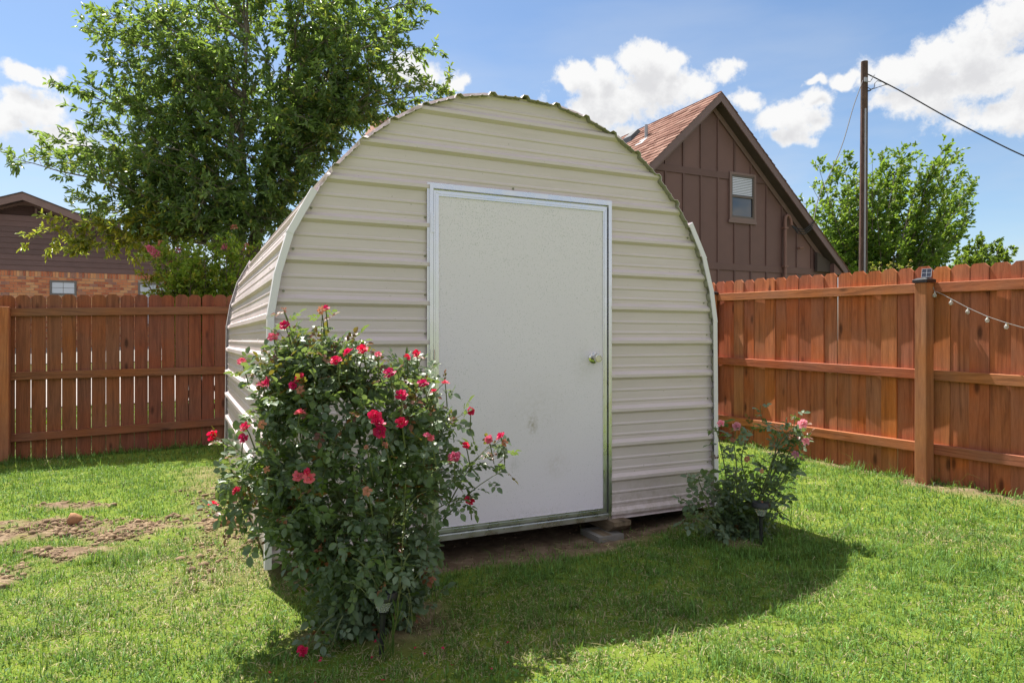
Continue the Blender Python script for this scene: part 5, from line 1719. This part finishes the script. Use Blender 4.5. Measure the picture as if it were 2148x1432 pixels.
for k in range(48):
    u, v = bs.r.uniform(1455, 1635), bs.r.uniform(985, 1120)
    if abs(u - 1548) > (v - 900) * .55: continue
    cane([((1552 + u) / 2, (1132 + v) / 2 - 12, 4.05), (u, v, 4.1 + bs.r.uniform(-.08, .2))], .003, .036, .3, .05, .88)
for (u, v, kd, sz) in [(1512, 888, 'p', 1.0), (1545, 893, 'p', 1.1), (1537, 923, 'd', .8), (1683, 888, 'p', 1.25), (1630, 897, 'd', 1.0), (1660, 918, 'd', 1.2), (1690, 925, 'p', 1.0), (1668, 953, 'p', 1.0), (1680, 961, 'd', .8), (1567, 963, 'd', .95), (1598, 988, 'd', .7)]:
    p = pix(u, v, 4.1); put_flower(rs, p, 'q' if kd == 'p' else kd, sz * .78, bs.r)
    bs.canes.tube([p + Vector((0, 0, -.06)) + VIEW * .05, p], [.0022, .002], 4)
print('small rose leaves', bs.build())

# ------------------------------------------------------------------ path lights
def path_light(a_, b_, lean, label):
    z = hgt(a_, b_)
    t = thing('path_light', (a_, b_, z), label, 'path light', 'solar path lights')
    L = Vector(lean)
    P = lambda h: Vector((a_, b_, z)) + (Vector((0, 0, 1)) + L) * h
    MB().tube([P(-.06), P(.165)], [.0085, .0115], 12).obj('stake', M_black, t, smooth=40)
    MB().tube([P(.1652), P(.176)], [.017, .020], 12).obj('collar', M_black, t, smooth=40)
    m = MB(); m.tube([P(.1762), P(.222)], [.019, .038], 16)
    ln = m.obj('lens', M_lens, t, smooth=40)
    rm = MB()
    for k in range(10):
        an = 2 * math.pi * k / 10; o = Vector((math.cos(an), math.sin(an), 0))
        rm.tube([P(.1765) + o * .0196, P(.2215) + o * .0386], .0013, 4)
    rm.obj('lens_rib', M_lens, t)
    MB().tube([P(.2222), P(.226), P(.240), P(.252), P(.2535)], [.050, .054, .0535, .047, .030], 20).obj('cap', M_black, t, smooth=40)
    MB().tube([P(.2537), P(.2552)], [.024, .024], 16).obj('solar_cell', M_solar, t)
    return t
path_light(3.018, 2.985, (.0, .0, 0), 'black solar path light with wide cap in front of the small rose')
path_light(.70, 2.655, (.055, .02, 0), 'black solar path light leaning half hidden beneath the large rose bush')

# ------------------------------------------------------------------ tall weed beside the left path light
wd_ = thing('weed', tuple(pix(803, 1396, 2.66)), 'tuft of tall thin pale grass stems beside the left path light', 'weed')
wm = MB()
for P in ([(803, 1396, 2.66), (818, 1340, 2.66), (828, 1290, 2.66), (838, 1240, 2.66), (840, 1215, 2.68)], [(803, 1396, 2.66), (820, 1345, 2.66), (832, 1300, 2.65), (838, 1250, 2.65), (846, 1226, 2.66), (862, 1222, 2.68), (880, 1202, 2.7), (900, 1198, 2.7), (912, 1213, 2.7)],
          [(818, 1350, 2.66), (828, 1310, 2.67), (832, 1270, 2.67), (838, 1238, 2.67)], [(838, 1238, 2.66), (852, 1228, 2.66), (860, 1250, 2.66), (864, 1290, 2.66), (866, 1310, 2.66)], [(838, 1240, 2.66), (856, 1255, 2.66), (858, 1290, 2.66), (851, 1325, 2.66)],
          [(838, 1280, 2.66), (855, 1300, 2.66), (864, 1320, 2.66), (855, 1340, 2.66)], [(818, 1350, 2.66), (805, 1352, 2.66), (790, 1350, 2.66)], [(818, 1362, 2.66), (800, 1372, 2.66), (786, 1380, 2.66)], [(815, 1265, 2.66), (824, 1232, 2.66), (828, 1214, 2.66)],
          [(840, 1220, 2.68), (845, 1120, 2.68), (850, 1030, 2.66), (852, 1005, 2.66)], [(840, 1215, 2.68), (850, 1090, 2.62), (870, 1045, 2.6), (895, 1030, 2.6)]):
    wm.tube(spline([pix(*p) for p in P], 4), .0010, 4)
wm.obj('stems', M_web, wd_)
wl_ = Crown(77)
for (u, v) in [(828, 1320), (822, 1345), (826, 1330), (832, 1300), (815, 1365), (806, 1390)]:
    for k in range(4):
        wl_.P.append(np.array([pix(u, v, 2.655)])); wl_.D.append(np.array([[wl_.r.normal(0, .3), wl_.r.normal(0, .2), wl_.r.choice([-1, 1])]])); wl_.N.append(unit(wl_.r.normal(0, 1, (1, 3))))
        wl_.L.append(np.array([.09])); wl_.W.append(np.array([.005])); wl_.C.append(np.array([[.09, .16, .04]]))
link('blades', leaf_mesh('blades', *[np.concatenate(x) for x in (wl_.P, wl_.D, wl_.N)], np.concatenate(wl_.L), np.concatenate(wl_.W), np.concatenate(wl_.C)), M_grass, wd_)

# ------------------------------------------------------------------ clods
def lump(r, c, s, sub=1, sq=(1, 1, .75)):
    bm = bmesh.new(); bmesh.ops.create_icosphere(bm, subdivisions=sub, radius=1)
    sd = int(r.integers(1e6))
    V = np.array([v.co[:] for v in bm.verts]); F = [[v.index for v in f.verts] for f in bm.faces]; bm.free()
    k = .7 + .6 * vnoise(V[:, 0] * 1.7 + V[:, 2] + 9, V[:, 1] * 1.7 - V[:, 2] * .6 + 9, 1.0, sd, 2)
    V = V * k[:, None] * np.array(sq) * s
    return V + np.array(c), F
rr_ = np.random.default_rng(4)
z = hgt(-.666, 5.576)
V, F = lump(rr_, (-.666, 5.576, z + .035), .052, 2, (1, .9, .85))
o = link('clay_clod', np_mesh('clay_clod', V, [np.array(F)], None, False), M_clay); tag(o, 'fist sized orange clay clod on the bare soil patch', 'clod')
z = hgt(.29, 5.04)
V, F = lump(rr_, (.27, 5.04, z + .02), .075, 2, (1.25, .75, .55))
o = link('brick_fragment', np_mesh('brick_fragment', V, [np.array(F)], None, False), M_clay); tag(o, 'broken orange brick lying by the left shed wall', 'brick')
Vs, Fs, c = [], [], 0
tmpl = [lump(rr_, (0, 0, 0), 1., 1, (1, 1, .7)) for _ in range(10)]
made = 0
for _ in range(130000):
    if made > 5200: break
    if rr_.random() < .88: X, Y = rr_.uniform(-4.1, -1.5), rr_.uniform(3.2, 5.8); a_, b_ = from_view(X, Y)
    else: a_, b_ = rr_.uniform(.3, 5.45), rr_.uniform(2.7, 5.0)
    da = float(dirt_amount(np.array([a_]), np.array([b_]))[0])
    if rr_.random() > da ** 2 * .9: continue
    if a_ > .45 and rr_.random() < .6: continue
    V, F = tmpl[int(rr_.integers(10))]
    s_ = rr_.lognormal(-5.0, .55); s_ = min(s_, .028)
    if a_ > .45: s_ = min(s_, .008)
    an = rr_.uniform(0, 6.28); ca, sa = math.cos(an), math.sin(an)
    W = V * s_; W = np.stack([W[:, 0] * ca - W[:, 1] * sa, W[:, 0] * sa + W[:, 1] * ca, W[:, 2]], 1) + [a_, b_, hgt(a_, b_) + s_ * .25 + .004]
    Vs.append(W); Fs += [tuple(c + i for i in f) for f in F]; c += len(V); made += 1
o = link('soil_crumbs', np_mesh('soil_crumbs', np.concatenate(Vs), [np.array(Fs)], None, False), M_soil)
tag(o, 'crumbs and clods of bare clay soil', None, None, 'stuff')

# ------------------------------------------------------------------ grass
def grass(name, A, B, hmul, wid, seed, label):
    r = np.random.default_rng(seed)
    n = len(A)
    dirt_ = dirt_amount(A, B); dry_ = dry_amount(A, B)
    tuft = vnoise(A, B, 11, 61, 2); big = vnoise(A, B, 2.6, 62, 4)
    yard = (B < 9.05) & (A < 5.5)
    dirt_ = np.where(yard, dirt_, 0); dry_ = np.where(yard, dry_, .05)
    shed_in = (A > .42) & (A < 3.34) & (B > 3.78) & (B < 7.42)
    keep = (r.random(n) > dirt_ * .88) & ~shed_in & (r.random(n) < .10 + tuft * 1.25)
    pos = (A > .5) & (A < 3.3) & (B > 3.4) & (B < 3.8)
    keep &= ~(pos & (r.random(n) < .6))
    A, B, dry_, tuft, big, dirt_ = (x[keep] for x in (A, B, dry_, tuft, big, dirt_))
    n = len(A)
    straw = r.random(n) < dry_ * .72 + .035
    uncut = sstep(.66, .76, vnoise(A, B, 4.5, 71, 3))
    H = hmul * r.lognormal(0, .36, n) * (.62 + .7 * tuft) * (1 + .8 * uncut) * np.where(straw, .8, 1.0)
    Z = height(A, B)
    az = r.uniform(0, 2 * np.pi, n)
    lean = np.abs(r.normal(.72, .42, n)) + np.where(straw, .6, 0)
    dx, dy = np.cos(az), np.sin(az)
    w = wid * r.uniform(.6, 1.25, n)
    sx, sy = -dy, dx
    P = np.stack([A, B, Z - .004], 1)
    D1 = np.stack([dx * np.sin(lean * .5), dy * np.sin(lean * .5), np.cos(lean * .5)], 1)
    l2 = np.minimum(lean * 1.6, 2.1)
    D2 = np.stack([dx * np.sin(l2), dy * np.sin(l2), np.cos(l2)], 1)
    S = np.stack([sx, sy, np.zeros(n)], 1) * (w / 2)[:, None]
    M = P + D1 * (H * .55)[:, None]; T = M + D2 * (H * .6)[:, None]
    T[:, 2] = np.maximum(T[:, 2], Z + .004)
    V = np.stack([P - S, P + S, M - S * .8, M + S * .8, T], 1).reshape(-1, 3)
    k = (r.random(n) * .65 + big * .35)[:, None]
    g0, g1, g2 = np.array([.062, .152, .024]), np.array([.148, .305, .040]), np.array([.235, .355, .068])
    C = np.where(k < .5, g0 + (g1 - g0) * k * 2, g1 + (g2 - g1) * (k * 2 - 1))
    C = C * np.where(r.random(n) < .34, .42, np.where(r.random(n) < .16, 1.4, .97))[:, None]  # dark gaps and bright highlights of the turf put into random blade colours
    C[:, 2] *= 1.6
    sc_ = np.array([.50, .42, .25]) * r.uniform(.6, 1.25, (n, 1))
    C = np.where(straw[:, None], sc_, C)
    i = np.arange(n)[:, None] * 5
    me = np_mesh(name, V, [i + np.array([[0, 1, 3, 2]]), i + np.array([[2, 3, 4]])], np.repeat(C, 5, 0))
    o = link(name, me, M_grass)
    tag(o, label, None, None, 'stuff')
    return n
r_ = np.random.default_rng(17)
def wedge(n, y0, y1, m=1.25):
    Y = np.sqrt(r_.uniform(y0 ** 2, y1 ** 2, n)); X = (r_.uniform(-1, 1, n)) * (Y * .745 + m)
    return from_view(X, Y)
AA, BB, tot = [], [], 0
A1, B1 = wedge(270000, 2.1, 4.3)
A2, B2 = wedge(185000, 4.3, 7.0)
A3, B3 = wedge(80000, 7.0, 10.5)
def inside(A, B, pad=0):
    k = (A < 5.47) & (B < 9.03); return A[k], B[k]
n1 = grass('grass', *inside(A1, B1), .026, .0044, 1, 'short mown green lawn grass of the yard')
n2 = grass('grass', *inside(A2, B2), .027, .0062, 2, 'short mown green lawn grass farther back in the yard')
n3 = grass('grass', *inside(A3, B3), .030, .0085, 3, 'short mown green lawn grass along the back fence')
# ragged taller blades against fences, posts and shed, where a mower does not reach
Af = np.concatenate([r_.uniform(-5.3, 5.3, 6000), 5.45 - np.abs(r_.normal(0, .03, 5000)), r_.normal(5.45, .09, 700), r_.normal(-1.7, .1, 500), r_.uniform(1.0, 3.5, 2600)])
Bf = np.concatenate([9.0 - np.abs(r_.normal(0, .04, 6000)), r_.uniform(2.2, 8.9, 5000), r_.normal(3.6, .09, 700), r_.normal(8.95, .1, 500), 3.62 + r_.normal(0, .06, 2600)])
n4 = grass('grass', Af, Bf, .062, .0055, 4, 'longer grass blades left along fences and shed')
Ao, Bo = r_.uniform(-4.5, 1.5, 16000), r_.uniform(9.1, 12.8, 16000)
n5 = grass('grass', Ao, Bo, .055, .011, 5, 'bright verge grass behind the left fence')
# dead clippings lying on the lawn
nS = 12500
As, Bs = wedge(nS, 2.25, 6.5)
kk = r_.random(nS) < .10 + dry_amount(As, Bs) * .9 + dirt_amount(As, Bs) * .25
kk &= (As < 5.45) & ~((As > .42) & (As < 3.34) & (Bs > 3.75)) 
As, Bs = As[kk], Bs[kk]; nS = len(As)
an = r_.uniform(0, 6.28, nS)
P = np.stack([As, Bs, height(As, Bs) + r_.uniform(.006, .026, nS)], 1)
D = np.stack([np.cos(an), np.sin(an), r_.normal(0, .18, nS)], 1)
me = leaf_mesh('clippings', P, D, unit(np.stack([r_.normal(0, .4, nS), r_.normal(0, .4, nS), np.ones(nS)], 1)), r_.uniform(.02, .07, nS), r_.uniform(.002, .004, nS), np.array([.56, .47, .29]) * r_.uniform(.5, 1.25, (nS, 1)), .1)
tag(link('clippings', me, M_grass), 'dry straw coloured clippings scattered over the lawn', None, None, 'stuff')
print('grass', n1, n2, n3, n4, n5)

# low broad-leaved weeds in loose patches of the lawn
nW = 21000
Aw, Bw = wedge(nW, 2.25, 7.0)
kw = (vnoise(Aw, Bw, 3.1, 91, 3) > .60) & (r_.random(nW) < .8) & (Aw < 5.4) & ~((Aw > .4) & (Aw < 3.4) & (Bw > 3.5)) & (dirt_amount(Aw, Bw) < .3)
Aw, Bw = Aw[kw], Bw[kw]; nW = len(Aw); an = r_.uniform(0, 6.28, nW)
P = np.stack([Aw, Bw, height(Aw, Bw) + r_.uniform(.008, .030, nW)], 1)
D = np.stack([np.cos(an), np.sin(an), r_.uniform(-.1, .5, nW)], 1)
g = r_.random((nW, 1))
me = leaf_mesh('clover', P, D, unit(np.stack([r_.normal(0, .35, nW), r_.normal(0, .35, nW), np.ones(nW)], 1)), r_.uniform(.010, .024, nW), r_.uniform(.008, .016, nW), np.array([.055, .14, .03]) * (1 - g) + np.array([.13, .26, .06]) * g, .2)
tag(link('clover', me, M_grass), 'patches of small broad leaved clover in the lawn', None, None, 'stuff')

# a few dropped petals under the big bush
r9 = np.random.default_rng(99); n9 = 14
Ap, Bp = .62 + r9.normal(0, .32, n9), 2.55 + r9.normal(0, .16, n9)
P = np.stack([Ap, Bp, height(Ap, Bp) + .024], 1)
me = leaf_mesh('fallen_petals', P, unit(r9.normal(0, 1, (n9, 3)) * [1, 1, .15]), unit(r9.normal(0, .3, (n9, 3)) + [0, 0, 1]), np.full(n9, .016), np.full(n9, .014), np.ones((n9, 3)), .3)
tag(link('fallen_petals', me, M_rose), 'red petals dropped on the grass under the rose bush', None, None, 'stuff')
